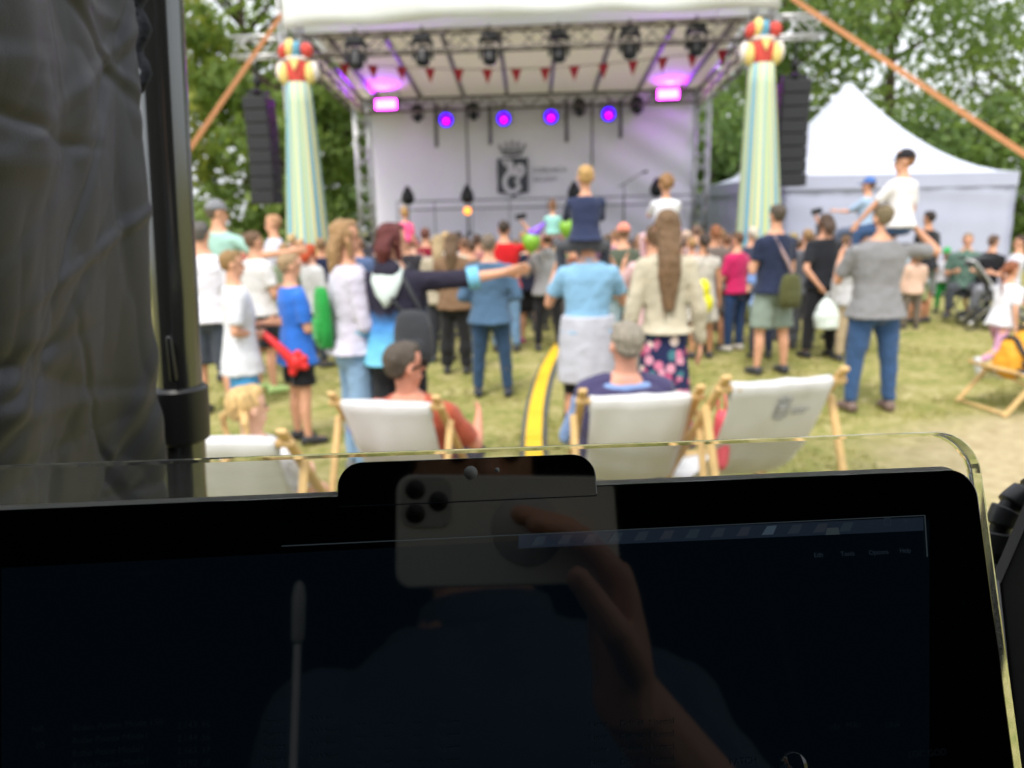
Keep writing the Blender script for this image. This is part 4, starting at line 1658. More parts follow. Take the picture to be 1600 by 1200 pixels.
def stand(label, px, top, d=None, foot=None, **k):
    """Somebody standing on the grass: foot pixel or depth, and the pixel row of the crown of the head."""
    if foot is not None:
        g = gnd(px, foot)
        Y = g.y
    else:
        Y = d
    t = at(px, top, Y)
    return person(label, t.x, Y, H=max(.8, t.z), **k)
def ride(label, px, seat_py, top, Y, **k):
    """Child on somebody's shoulders: seat pixel row and crown pixel row at the carrier's depth."""
    a, b = at(px, seat_py, Y), at(px, top, Y)
    H = (b.z - a.z) / 0.545
    k.setdefault('legs', 'ride')
    return person(label, b.x, Y - .03, H=H, z=a.z, **k)

DENIM = (52, 78, 112)
LDENIM = (128, 156, 184)
NAVY = (36, 44, 66)
# ---------------------------------------------------------------- near group beside the pole
stand('man with short grey hair in a plain white shirt, partly behind the black pole', 312, 347, foot=646, up=('tee', (222, 220, 230), .75), low=('shorts', (62, 68, 78), .46), hair=('short', (98, 94, 90)), arms=('front', 'down'), wd=1.02)
p = stand('tall man in mint T-shirt and grey cap reaching one arm sideways above the boys', 338, 314, d=8.6, yaw=-25, up=('tee', (158, 196, 184), .7), low=('trousers', (60, 66, 84)), hair=('short', (104, 92, 80)), cap=((128, 130, 134),), turn=-30, arms=('low_front', ((.75, .35, -.45), (.7, .5, .1))), wd=1.06)
p3 = stand('boy in white T-shirt and blue shorts holding a red inflatable', 362, 392, foot=705, yaw=-62, up=('tee', (212, 214, 220), .8), low=('shorts', (74, 150, 204), .46), hair=('short', (150, 118, 76)), arms=('front', ((.18, -.22, -1), (-.45, .55, -.12))), wd=.94, hem=.24, shoes=(210, 210, 210))
stand('man in light grey T-shirt and black shorts facing the stage behind the boys', 396, 362, d=8.0, yaw=-35, up=('tee', (214, 212, 212), .7), low=('shorts', (28, 28, 32), .42), hair=('short', (110, 84, 62)), arms=('front', 'low_front'), shoes=(190, 220, 140))
p5 = stand('boy in a bright blue T-shirt and black shorts looking towards the stage', 452, 397, foot=690, yaw=-52, up=('tee', (50, 112, 206), .8), low=('shorts', (26, 26, 30), .36), hair=('short', (164, 138, 104)), arms=('front', 'front'), shoes=(46, 46, 50), hem=.17, wd=.94)
p6 = stand('woman with half-tied blond-brown hair in a pale lilac jacket and light jeans', 540, 344, foot=742, yaw=-62, up=('jacket', (200, 196, 212)), low=('trousers', (128, 158, 188)), hair=('halfup', (160, 126, 86)), arms=('front', 'front'), wd=.90, shoes=(120, 120, 120), hem=-.10)
# ---- woman pointing
hoodm = ramp_mat('tie_dye_cloth', 'Object', 2, [(0.0, (206, 220, 222)), (.455, (206, 220, 222)), (.47, (120, 190, 216)), (.55, (108, 186, 220)), (.635, (76, 138, 206)), (.685, (48, 46, 62)), (1.0, (46, 42, 54))], noise=.06, scale=.555)
p7 = stand('woman with dark red hair in a tie-dye hoodie pointing one arm towards the stage', 612, 349, d=5.05, yaw=-14, up=('hoodie', hoodm, 1.25), low=('trousers', (34, 34, 38)), hair=('lob', (92, 38, 36)), arms=(((.26, -.08, -1), (.05, .35, -.9)), ((1.0, .22, .02), (1.0, .30, .16))), turn=-38, wd=1.0, grip=.1)
# pale cuffs, white hood lining and white hem of the tie-dye hoodie
for (sh, el, wr, hv, pv), u0, u1 in zip(p7['AR'], (.05, .05), (.34, .34)):
    MB().loft([ring(el.lerp(wr, u), *[q * .072 for q in frame(wr - el)], 14) for u in (u0, u0 + .02, u1 - .02, u1)]).build('cuff', cloth((120, 188, 216)), p7['E'])
f7 = p7['f']
MB().loft([ring(p7['T'](t_, 0, -f7(dy)), p7['X'] * f7(rx), p7['F'] * f7(.026), 14) for t_, rx, dy in ((.62, .006, .088), (.74, .042, .088), (.88, .062, .080), (1.0, .060, .060), (1.08, .03, .045))]).build('hood', cloth((206, 220, 216)), p7['E'])
# ---------------------------------------------------------------- middle rows
stand('woman with long brown hair in a patterned brown jacket and black trousers', 706, 364, d=8.8, yaw=-6, up=('jacket', spots_mat('brown_print', (122, 96, 74), [(140, 116, 92), (104, 80, 60), (128, 104, 82)], 40, .3)), low=('trousers', (32, 32, 34), 1.5), hair=('long', (98, 76, 54)), arms=('front', 'front'), wd=1.0)
stand('person with long ash-blond hair beside the woman in the brown jacket', 684, 367, d=9.6, up=('sweater', (170, 160, 140)), low=('trousers', (50, 52, 60)), hair=('long', (170, 148, 112)))
stand('man in blue denim jacket and dark jeans with hands in front', 763, 366, foot=618, up=('jacket', (76, 104, 132)), low=('trousers', (46, 70, 98)), hair=('short', (118, 104, 90)), arms=('hipfold', 'hipfold'), legs='wide', wd=1.12, shoes=(50, 56, 70))
p_red = stand('man in a red T-shirt and pale jeans raising a phone with bent arm', 787, 345, d=10.2, up=('tee', (196, 30, 36), .8), low=('trousers', (112, 146, 182)), hair=('short', (62, 50, 42)), arms=('hipfold', ((.75, .35, .25), (-.75, .1, .95))), wd=1.08)
stand('person in navy top and black shorts between the red shirt and the grey hoodie', 826, 368, d=10.9, up=('tee', (32, 36, 56)), low=('shorts', (26, 26, 30), .42), hair=('short', (84, 64, 50)), shoes=(190, 90, 130))
p13 = stand('man in grey hoodie and black trousers carrying a child in a mint shirt', 855, 362, d=10.2, up=('hoodie', (140, 140, 142)), low=('trousers', (30, 30, 34)), hair=('short', (80, 66, 54)), arms=('hold', 'hold'), legs='wide', wd=1.08)
q13 = ride('small child in mint shirt and pink bottoms on the shoulders of the grey-hooded man', 863, 368, 313, 10.1, up=('tee', (150, 204, 196), .8), low=('leggings', (222, 168, 180)), hair=('bun', (128, 92, 66)), arms=('forward', 'forward'), wd=1.05)
p14 = stand('person in light-blue shirt with grey jacket tied at the waist, carrying a boy', 918, 350, d=5.85, up=('shirt', (136, 182, 214), .66), low=('leggings', (28, 30, 38)), hair=('short', (130, 100, 70)), arms=('hold', 'hold'), wd=1.04, shoes=(40, 40, 44), legs='wide', hem=-.10)
q14 = ride('blond boy in navy sweater and dark grey trousers sitting on shoulders', 914, 383, 258, 5.8, up=('sweater', (48, 56, 84)), low=('trousers', (74, 76, 82)), hair=('short', (190, 152, 96)), arms=('forward', 'forward'), hem=-.16, wd=1.02, turn=12)
stand('man in a peach cap and olive T-shirt with light jeans', 974, 350, d=9.0, up=('tee', (84, 92, 78), .9), low=('trousers', (140, 160, 170)), hair=('short', (120, 90, 70)), cap=((226, 140, 120), 'cap'), wd=1.05)
floral = spots_mat('floral_print', (38, 44, 78), [(206, 120, 150), (40, 46, 80), (214, 150, 170), (70, 120, 130), (40, 46, 80), (230, 210, 200), (40, 46, 80), (190, 80, 120)], 14, .5)
p16 = stand('woman with very long brown hair in beige sweater and navy floral skirt', 1042, 328, d=5.35, up=('sweater', (188, 180, 158)), low=('skirt', floral, .95), hair=('verylong', (116, 90, 64)), arms=('loose', 'loose'), wd=.80, hem=-.20, shoes=(90, 80, 70))
p16b = stand('adult in pale pink top carrying the curly-haired child, mostly behind the beige sweater', 1022, 352, d=6.5, up=('tee', (214, 176, 176)), low=('trousers', (160, 150, 140)), hair=('short', (100, 76, 54)), arms=('hold', 'hold'))
q16 = ride('curly-haired child in white T-shirt riding on shoulders behind the beige sweater', 1040, 368, 272, 6.45, up=('tee', (226, 226, 232), .8), low=('trousers', (216, 180, 186)), hair=('curly', (150, 112, 74)), arms=('forward', 'forward'))
# ---------------------------------------------------------------- row towards the white tent
stand('woman in pale patterned dress with dark hair next to the beige sweater', 1100, 366, d=9.4, up=('dress', spots_mat('pale_print', (196, 190, 180), [(160, 154, 146), (214, 208, 200), (140, 136, 130)], 30, .35)), low=None, hair=('pony', (62, 50, 42)), sk=TAN)
stand('red-brown-haired woman in a taupe top and bare shoulders beside the magenta T-shirt', 1118, 352, d=9.9, up=('tee', (112, 102, 96)), low=('shorts', (96, 88, 84), .4), hair=('lowbun', (140, 88, 56)), sk=TAN)
p18 = stand('person in magenta T-shirt and blue jeans holding a magenta jacket', 1152, 363, foot=547, yaw=35, up=('tee', (196, 40, 96), .9), low=('trousers', (44, 66, 106)), hair=('short', (104, 76, 56)), arms=('front', 'hipfold'), shoes=(204, 198, 188), wd=1.06)
stand('white-haired woman with ponytail in dark navy clothes behind the man in green shorts', 1176, 354, d=10.4, up=('jacket', (58, 64, 84)), low=('trousers', (44, 48, 62)), hair=('pony', (202, 194, 176)))
p20 = stand('man in navy T-shirt and sage green shorts with an olive bag across his back', 1214, 320, foot=583, yaw=14, up=('tee', (38, 46, 70), .62), low=('shorts', (134, 148, 138), .44), hair=('short', (84, 74, 62)), arms=('front', 'front'), legs='wide', wd=1.0, shoes=(56, 58, 64))
p_coat = stand('person in dark grey coat and wide grey trousers beside the woman with the white bag', 1262, 358, d=9.9, up=('jacket', (92, 94, 100)), low=('trousers', (78, 80, 86), 1.35), hair=('short', (150, 120, 84)), arms=('down', ((.25, .6, .6), (-.15, .1, 1))))
p21 = stand('dark-haired woman in black T-shirt and trousers with hands behind her back', 1290, 334, foot=557, yaw=8, up=('tee', (34, 36, 42), .75), low=('trousers', (34, 34, 38)), hair=('lob', (76, 58, 46)), arms=('behind', 'behind'), legs='wide', wd=1.0, shoes=(40, 40, 44))
stand('brown-haired woman in cream blouse behind the black T-shirt', 1316, 356, d=10.6, up=('shirt', (206, 196, 176), 1.6), low=('trousers', (170, 158, 140)), hair=('lob', (120, 90, 62)))
stand('man in pale grey jacket and beige trousers half hidden by the grey T-shirt man', 1338, 366, d=9.0, up=('jacket', (186, 186, 188)), low=('trousers', (176, 158, 130)), hair=('short', (132, 104, 78)))
pb = stand('adult in light blue shirt carrying the child in the blue cap', 1352, 350, d=9.7, up=('shirt', (150, 172, 200), .8), low=('trousers', (70, 80, 100)), hair=('short', (90, 70, 56)), arms=('hold', 'hold'))
ride('child in a blue cap and pale blue shirt on shoulders before the white tent', 1356, 360, 277, 9.65, yaw=40, up=('tee', (160, 182, 206), .9), low=('trousers', (90, 100, 120)), hair=('short', (110, 80, 60)), cap=((76, 112, 176),), arms=('forward', 'forward'))
p24 = stand('man in grey T-shirt and blue jeans standing apart with a boy on his shoulders', 1380, 320, foot=640, yaw=3, up=('tee', (132, 132, 134), .8), low=('trousers', (56, 84, 124)), hair=('short', (120, 106, 80)), arms=(((.22, .45, -.8), (-.35, .6, .7)), ((.9, .1, -.05), (-.62, .1, .65))), legs='wide', wd=1.16, shoes=(120, 100, 92), hem=.06, turn=8)
ty = gnd(1395, 640).y
q24 = ride('boy in white T-shirt and black cap on the shoulders of the grey T-shirt man', 1411, 358, 234, ty + .02, yaw=26, up=('tee', (226, 224, 226), .8), low=('trousers', (60, 84, 120)), hair=('short', (150, 106, 70)), cap=((38, 36, 40),), arms=(((.35, .55, -.8), (.2, .6, -.75)), ((.3, .1, -1), (-.1, .5, -.9))), turn=38, wd=1.02)
# ---------------------------------------------------------------- people by the white tent
stand('person in black T-shirt with pale blue bag standing behind the grey T-shirt man', 1452, 330, d=12.0, yaw=20, up=('tee', (36, 36, 40), .8), low=('shorts', (110, 116, 110), .42), hair=('short', (50, 40, 36)), sk=TAN)
stand('child in green cap, white T-shirt and green trousers near the white tent', 1480, 387, foot=488, yaw=140, up=('tee', (206, 206, 214), .8), low=('trousers', (44, 150, 70)), hair=('short', (90, 66, 50)), cap=((58, 170, 96),), sk=TAN, arms=('front', 'down'))
stand('child in blue cap and yellow shirt bending forward beside the stroller', 1518, 404, foot=491, yaw=70, up=('tee', (206, 166, 70), .8), low=('shorts', (160, 130, 90), .4), hair=('short', (90, 66, 50)), cap=((50, 84, 190),), legs='bend', lean=42, arms=('forward', 'forward'), sk=TAN, shoes=(120, 120, 124))
def seated(label, px, top, Y, zs=.46, lean=-8, H=None, **k):
    b = at(px, top, Y)
    return person(label, b.x, Y, H=H or (b.z - zs) / (.545 * math.cos(R(abs(lean)))) , z=zs, lean=lean, legs=k.pop('legs', 'sit'), **k)
gp = spots_mat('green_pattern', (86, 112, 100), [(60, 88, 78), (120, 144, 130), (70, 98, 88), (52, 76, 70)], 26, .4)
seated('seated person in a green patterned shirt with folded arms in front of the white tent', 1516, 342, 12.4, yaw=150, H=1.72, up=('shirt', gp, .8), low=('trousers', (70, 74, 80)), hair=('short', (150, 130, 106)), arms=('front', 'front'), wd=1.2)
seated('seated person in black top leaning over beside the green patterned shirt', 1547, 350, 12.2, yaw=-60, H=1.68, up=('tee', (34, 34, 38), .6), low=('trousers', (52, 52, 58)), hair=('lowbun', (92, 70, 54)), arms=('low_front', 'low_front'), lean=14)
seated('seated person in white striped shirt at the picture edge by the white tent', 1586, 346, 11.8, yaw=60, H=1.66, up=('tee', (214, 214, 224), .8), low=('trousers', (150, 152, 160)), hair=('short', (70, 50, 42)), arms=('front', 'front'))
p32 = stand('girl with red ponytail in white T-shirt and pink leggings running past the deck chair', 1574, 404, d=7.9, yaw=-72, up=('tee', (224, 224, 230), .8), low=('leggings', (200, 150, 180)), hair=('hiptail', (140, 84, 54)), legs='run', arms=('forward', ((.25, -.3, -1), (.1, .3, -1))), shoes=(210, 212, 218), lean=10, hem=.05)
# ---------------------------------------------------------------- filler heads and bodies along the stage front
FILL = [
    # px, top, d, yaw, upper, lower, hair, extra label
    (424, 336, 10.4, 120, ('tee', (196, 198, 214)), ('shorts', (70, 80, 100)), ('short', (186, 140, 104)), 'toddler in pale blue shirt held up above the crowd beside the first column'),
    (405, 372, 10.6, -20, ('tee', (150, 160, 120)), ('trousers', (90, 90, 90)), ('short', (176, 150, 104)), 'blond person in a sage shirt behind the light grey T-shirt'),
    (444, 380, 9.6, 0, ('tee', (122, 134, 110)), ('trousers', (60, 62, 70)), ('short', (160, 128, 92)), 'brown-haired person in khaki just behind the blue T-shirt boy'),
    (468, 374, 11.0, 30, ('tee', (204, 160, 140)), ('trousers', (80, 70, 70)), ('short', (196, 150, 110)), 'fair person in salmon top beside the first column foot'),
    (485, 382, 9.4, -40, ('jacket', (190, 190, 190)), ('trousers', (60, 64, 70)), ('lob', (186, 74, 36)), 'person with bright orange hair and pale grey jacket'),
    (500, 372, 10.4, 10, ('jacket', (34, 40, 66)), ('trousers', (40, 44, 56)), ('short', (140, 110, 80)), 'person in navy jacket beside the bright orange hair'),
    (664, 356, 11.4, 0, ('tee', (128, 28, 48)), ('trousers', (50, 44, 50)), ('short', (110, 70, 60)), 'person in burgundy T-shirt near the girl in pink'),
    (646, 368, 10.8, 0, ('tee', (120, 116, 128)), ('trousers', (50, 52, 60)), ('short', (90, 70, 56)), 'person in slate T-shirt below the girl in pink'),
    (724, 372, 11.6, 15, ('tee', (196, 196, 176)), ('trousers', (60, 60, 60)), ('short', (120, 90, 70)), 'person in cream T-shirt in front of the amber lamp'),
    (745, 366, 11.8, 0, ('tee', (170, 116, 110)), ('trousers', (60, 60, 60)), ('short', (80, 60, 50)), 'person in dusty pink T-shirt behind the denim jacket'),
    (1000, 366, 11.2, 0, ('tee', (170, 170, 176)), ('trousers', (70, 76, 90)), ('lob', (150, 110, 76)), 'light-brown-haired person in grey beside the peach cap'),
    (950, 366, 11.6, 0, ('tee', (90, 60, 80)), ('trousers', (60, 60, 60)), ('short', (100, 80, 60)), 'person in plum top between the blue shirt and the peach cap'),
    (1072, 360, 11.4, 0, ('tee', (196, 170, 170)), ('trousers', (90, 86, 90)), ('short', (196, 170, 150)), 'fair-haired person in rose top beside the stage tower'),
    (1088, 352, 12.2, 0, ('tee', (120, 120, 124)), ('trousers', (60, 60, 60)), ('short', (120, 96, 82)), 'person in mid-grey T-shirt under the rear stage tower'),
    (1136, 366, 11.6, 0, ('tee', (170, 60, 70)), ('trousers', (60, 60, 60)), ('short', (120, 86, 60)), 'person in brick red top behind the magenta T-shirt'),
    (1192, 372, 11.8, 0, ('tee', (206, 80, 60)), ('trousers', (60, 60, 60)), ('short', (150, 70, 50)), 'person in coral top behind the navy T-shirt'),
    (1196, 384, 9.3, 0, ('tee', (130, 160, 220)), ('trousers', (44, 50, 70)), ('short', (110, 84, 66)), 'person in sky-blue top partly behind the navy T-shirt'),
    (1240, 364, 11.4, 0, ('tee', (196, 186, 120)), ('trousers', (60, 60, 60)), ('short', (160, 140, 90)), 'blond person in straw-yellow top behind the olive bag'),
    (1302, 366, 11.8, 0, ('tee', (150, 130, 120)), ('trousers', (60, 60, 60)), ('short', (90, 66, 50)), 'person in mocha top behind the woman in black'),
    (1326, 372, 11.2, 0, ('jacket', (120, 136, 160)), ('trousers', (90, 100, 120)), ('short', (100, 76, 60)), 'person in dusty blue jacket behind the pale grey jacket'),
    (1440, 372, 12.0, 0, ('tee', (170, 190, 200)), ('shorts', (150, 160, 110)), ('short', (80, 60, 50)), 'person in pale aqua top and lime shorts behind the grey T-shirt man'),
    (560, 372, 10.8, 0, ('tee', (90, 110, 150)), ('trousers', (60, 60, 60)), ('short', (96, 74, 58)), 'person in steel blue top behind the lilac jacket'),
    (590, 372, 11.6, 0, ('tee', (60, 60, 66)), ('trousers', (60, 60, 60)), ('short', (60, 48, 40)), 'person in charcoal top behind the dark red hair'),
    (880, 372, 11.9, 0, ('tee', (80, 130, 90)), ('trousers', (60, 60, 60)), ('short', (96, 74, 58)), 'person in leaf-green top behind the grey hoodie'),
    (842, 376, 12.1, 0, ('tee', (200, 200, 204)), ('trousers', (60, 60, 60)), ('short', (140, 110, 80)), 'person in off-white top beside the balloons'),
]
for k, (px, top, d, yw, u, l, h, lb) in enumerate(FILL):
    stand(lb, px, top, d=d, yaw=yw, up=u, low=l, hair=h, arms=('front' if k % 3 else 'down', 'front' if k % 2 else 'down'), sk=[SKIN, PALESKIN, TAN][k % 3], wd=1.0 + .06 * ((k * 7) % 3 - 1), turn=((k * 37) % 50) - 25)
MORE = [
    (652, 376, 12.4, (150, 150, 160), (70, 52, 42), 'person in ash-grey top and dark hair below the girl in pink'),
    (676, 374, 12.9, (70, 96, 130), (150, 118, 80), 'sandy-haired person in petrol blue beside the burgundy T-shirt'),
    (696, 362, 12.6, (206, 206, 200), (198, 168, 120), 'fair-haired person in ivory above the brown patterned jacket'),
    (716, 362, 13.2, (150, 54, 60), (60, 46, 40), 'dark-haired person in wine red top by the amber lamp stand'),
    (736, 376, 10.9, (110, 92, 76), (86, 66, 52), 'person in earth-brown top between brown jacket and denim jacket'),
    (806, 374, 12.6, (92, 150, 150), (120, 92, 66), 'person in teal top just past the red T-shirt'),
    (818, 362, 13.4, (232, 210, 190), (168, 130, 88), 'person in blush top far back below the crest'),
    (872, 380, 12.9, (54, 60, 80), (196, 160, 110), 'blond person in ink-blue top behind the grey hoodie carrier'),
    (896, 374, 11.3, (126, 80, 60), (64, 50, 42), 'dark-haired person in rust top behind the light-blue shirt'),
    (942, 378, 10.3, (196, 190, 170), (104, 80, 60), 'person in oatmeal top showing beside the light-blue shirt'),
    (962, 360, 12.8, (176, 120, 150), (140, 104, 70), 'person in mauve top behind the olive T-shirt'),
    (990, 376, 12.4, (60, 84, 70), (90, 68, 52), 'person in bottle-green top between peach cap and beige sweater'),
    (1010, 372, 13.3, (220, 200, 120), (110, 84, 62), 'person in mustard top far behind the beige sweater'),
    (1062, 370, 10.4, (96, 80, 100), (70, 54, 44), 'dark-haired person in aubergine top peeking past the long brown hair'),
    (1082, 372, 10.9, (220, 190, 186), (176, 138, 92), 'person in shell-pink top between long brown hair and pale dress'),
    (1094, 358, 13.4, (84, 100, 140), (130, 100, 70), 'person in indigo top under the rear stage tower near the pale dress'),
    (1108, 374, 12.3, (150, 140, 90), (60, 46, 38), 'dark-haired person in khaki-yellow top behind the pale dress'),
    (1128, 358, 12.8, (66, 62, 66), (170, 132, 92), 'person in graphite top behind the taupe top'),
    (1146, 374, 13.2, (226, 226, 220), (110, 84, 60), 'person in snow-white top far behind the magenta T-shirt'),
    (1166, 374, 12.8, (74, 130, 170), (150, 116, 80), 'person in azure top behind the white-haired woman'),
    (1204, 362, 13.1, (160, 130, 150), (84, 64, 50), 'person in dusky lilac top behind the navy T-shirt man'),
    (1230, 376, 10.6, (70, 70, 76), (120, 92, 66), 'person in iron-grey top showing beside the olive bag'),
    (1250, 374, 12.7, (190, 110, 90), (96, 72, 54), 'person in terracotta top behind the grey coat'),
    (1276, 366, 12.9, (210, 206, 196), (130, 100, 72), 'person in chalk-white top behind the grey coat and black T-shirt'),
    (1312, 378, 13.3, (120, 150, 120), (70, 54, 44), 'person in moss-green top before the white tent wall'),
    (1346, 382, 11.7, (100, 110, 150), (150, 120, 86), 'person in slate-blue top behind the beige trousers'),
    (378, 366, 11.6, (180, 110, 96), (96, 72, 54), 'person in clay-red top behind the mint T-shirt arm'),
    (414, 384, 12.0, (220, 222, 226), (150, 120, 90), 'person in bright white top below the held-up toddler'),
    (456, 366, 12.4, (110, 120, 150), (200, 168, 120), 'fair person in denim-blue top before the first striped column'),
    (512, 380, 12.0, (186, 150, 120), (80, 60, 48), 'person in camel top behind the lilac jacket'),
    (530, 372, 12.6, (60, 90, 110), (130, 98, 70), 'person in deep teal top under the rear tower by the lilac jacket'),
    (1432, 388, 11.4, (214, 180, 160), (110, 84, 62), 'person in peach top just past the grey T-shirt man'),
    (1448, 378, 12.8, (90, 96, 104), (60, 48, 40), 'person in pewter top before the tent wall by the black T-shirt'),
]
for k, (px, top, d, u, h, lb) in enumerate(MORE):
    stand(lb, px, top, d=d, yaw=((k * 53) % 60) - 30, up=(['tee', 'shirt', 'jacket', 'sweater'][k % 4], u), low=('trousers', [(52, 56, 66), (70, 76, 96), (40, 40, 44), (110, 100, 90)][k % 4]), hair=(['short', 'lob', 'short', 'pony'][(k * 3) % 4], h), arms=(['front', 'down', 'low_front'][k % 3], ['down', 'front', 'hipfold'][k % 3]), sk=[PALESKIN, SKIN, TAN][k % 3], wd=1.0 + .07 * ((k * 5) % 3 - 1), turn=((k * 41) % 60) - 30, lean=((k * 7) % 9) - 4)
p12c = stand('person in black T-shirt carrying the girl in pink', 634, 366, d=10.3, up=('tee', (50, 48, 54)), low=('trousers', (44, 46, 54)), hair=('short', (80, 60, 50)), arms=('hold', 'hold'))
ride('small girl with blond bun and pink top riding above the crowd', 632, 378, 324, 10.25, up=('tee', (236, 96, 140), .9), low=('leggings', (240, 130, 160)), hair=('bun', (186, 146, 92)), arms=('down', 'down'))
# ================================================================== THINGS PEOPLE CARRY
def solid_thing(name, label, cat, mb, m, group=None, fusev=None, smooth=True, disp=0.0):
    o = mb.build(name, m, None, smooth=smooth, fix=fusev is None)
    tag(o, label, cat, group)
    if fusev:
        fuse(o, fusev, 3, disp, .06)
    return o
def hand_pt(p, s):
    a = p['AR'][0 if s < 0 else 1]
    return world_of(p, a[2] + a[3].normalized() * p['f'](.06))
# red inflatable held by the boy in white
h = hand_pt(p3, 1)
t = empty('inflatable_toy', h)
t.scale = (.85, .85, .85)
tag(t, 'red inflatable toy held by the boy in the white T-shirt', 'toy')
RI = mat('inflatable_red', (222, 42, 44), .4, var=.05)
mb = MB()
mb.tube([V((-.03, 0, .02)), V((.06, -.02, -.05)), V((.16, -.03, -.15)), V((.24, -.03, -.24))], .032, 10, .05)
mb.ell((.27, -.03, -.27), .085, .05, .075)
for a in (-20, 25, 70, 250):
    c = V((.27 + .09 * math.cos(R(a)), -.03, -.27 + .09 * math.sin(R(a))))
    mb.ell(c, .04, .035, .04)
o = mb.build('star_wand', RI, t, fix=False)
fuse(o, .009, 3)
# small dark phone of the man in red; dark phone raised near the tent
def phone_in(p, lb):
    q = hand_pt(p, 1) + V((0, .012, .05))
    o = bev(MB().box((0, 0, 0), (.075, .012, .15)).build('phone', BLACK_PL, None, smooth=False), .004)
    o.location = q
    o.rotation_euler = (0, R(80), R(10))
    tag(o, lb, 'phone')
phone_in(p_red, 'dark phone held up in front of the red T-shirt')
phone_in(p_coat, 'dark phone raised above the person in the grey coat')
# green backpack on the lilac jacket, black mini backpack on the tie-dye hoodie, olive bag
def backpack(p, name, label, m, w, h, d, zt, straps=True, dx=0.0, cat='backpack'):
    E = p['E']
    t = empty(name, E.location, E.rotation_euler.z)
    tag(t, label, cat)
    f = p['f']
    M = p['M']
    mb = MB()
    c = p['T'](zt, dx, -f(.085) - d / 2)
    rs = []
    for k, (q, a, b) in enumerate(((-.5, .72, .7), (-.46, .92, .95), (-.2, 1.0, 1.0), (.15, .95, .92), (.40, .78, .75), (.5, .5, .5))):
        rs.append(ring(c + p['U'] * h * q, p['X'] * w / 2 * a, p['F'] * d / 2 * b, 16, .7))
    b_ = mb.loft(rs).build('bag_body', m, t)
    pk = MB()
    cc = c - p['F'] * d * .47 - p['U'] * h * .18
    pk.loft([ring(cc + p['U'] * h * q, p['X'] * w * .36 * a, p['F'] * d * .16 * a, 14, .7) for q, a in ((-.2, .8), (-.17, 1), (.12, 1), (.16, .8))])
    pk.build('pocket', m, b_)
    if straps:
        for s in (-1, 1):
            st = MB()
            st.tube([c + p['X'] * s * w * .25 + p['U'] * h * .46, p['T'](.95, s * f(.055), -f(.064)), p['T'](1.03, s * f(.062), -f(.01)), p['T'](.92, s * f(.075), f(.07)), p['T'](.72, s * f(.105), f(.04)), c + p['X'] * s * w * .42 + p['F'] * d * .4 - p['U'] * h * .2], .014, 6)
            st.build('strap', m, t)
    return t
backpack(p6, 'backpack', 'bright green backpack on the lilac jacket of the blond-brown-haired woman', cloth((38, 142, 62)), .24, .40, .10, .46, straps=False)
backpack(p7, 'backpack', 'small black backpack on the tie-dye hoodie', cloth((58, 60, 64)), .26, .34, .12, .32, dx=.19)
t = backpack(p20, 'shoulder_bag', 'olive green shoulder bag across the back of the navy T-shirt', cloth((82, 84, 50)), .26, .36, .10, .08, straps=False, dx=.08, cat='bag')
f = p20['f']
st = MB()
st.tube([p20['T'](.2, .16, -f(.09)), p20['T'](.55, .06, -f(.088)), p20['T'](.95, -.07, -f(.055)), p20['T'](1.0, -.10, 0), p20['T'](.75, -.07, f(.078))], .018, 6)
st.build('strap', cloth((176, 150, 150)), t)
# blue bag hanging from the hand of the woman in the hoodie
def carrier_bag(q, w, h, d, label, m, rz=0, handle=.12, group=None, name='carrier_bag'):
    t = empty(name, q, rz)
    tag(t, label, 'bag', group)
    mb = MB()
    rs = []
    for z, a, b in ((-h, .75, .8), (-h * .96, .95, 1), (-h * .55, 1.05, 1.05), (-h * .2, .78, .7), (0, .42, .3)):
        rs.append(ring(V((0, 0, z - handle * .5)), V((w / 2 * a, 0, 0)), V((0, d / 2 * b, 0)), 18, .75))
    o = mb.loft(rs).build('bag_body', m, t, fix=False)
    fuse(o, .012, 2, .03, .07)
    hb = MB()
    for s in (-1, 1):
        hb.tube([V((s * w * .16, 0, -handle * .6)), V((s * w * .12, 0, -handle * .1)), V((0, 0, .0)),], .010, 6)
    hb.build('handle', m, t)
carrier_bag(hand_pt(p7, -1) + V((0, 0, -.02)), .34, .38, .16, 'royal blue carrier bag hanging from the hoodie woman\'s lowered hand', mat('bag_blue', (38, 52, 160), .5), R(20), .10)
hb_ = (hand_pt(p21, -1) + hand_pt(p21, 1)) / 2
WB = mat('bag_white', (216, 228, 224), .45, var=.03)
carrier_bag(hb_ + V((0, -.03, 0)), .34, .36, .20, 'white plastic carrier bag held behind the back of the woman in black', WB)
# magenta jacket over the arm
q = hand_pt(p18, -1)
mb = MB()
rs = []
for z, a in ((.08, .4), (0, .9), (-.18, 1.05), (-.34, .95), (-.42, .6)):
    rs.append(ring(q + V((.02, 0, z)), V((.16 * a, 0, 0)), V((0, .09 * a, 0)), 14, .8))
solid_thing('folded_jacket', 'magenta jacket draped over the arm beside the magenta T-shirt', 'jacket', mb.loft(rs), cloth((206, 44, 92)), fusev=.016, disp=.04)
q = at(1098, 462, 9.1)
mb = MB().ell(q + V((0, 0, .08)), .09, .07, .12).ell(q + V((.03, 0, -.09)), .10, .07, .13)
solid_thing('yellow_bag', 'small bright yellow bag held against the pale patterned dress', 'bag', mb, mat('bag_yellow', (228, 222, 40), .5), fusev=.015)
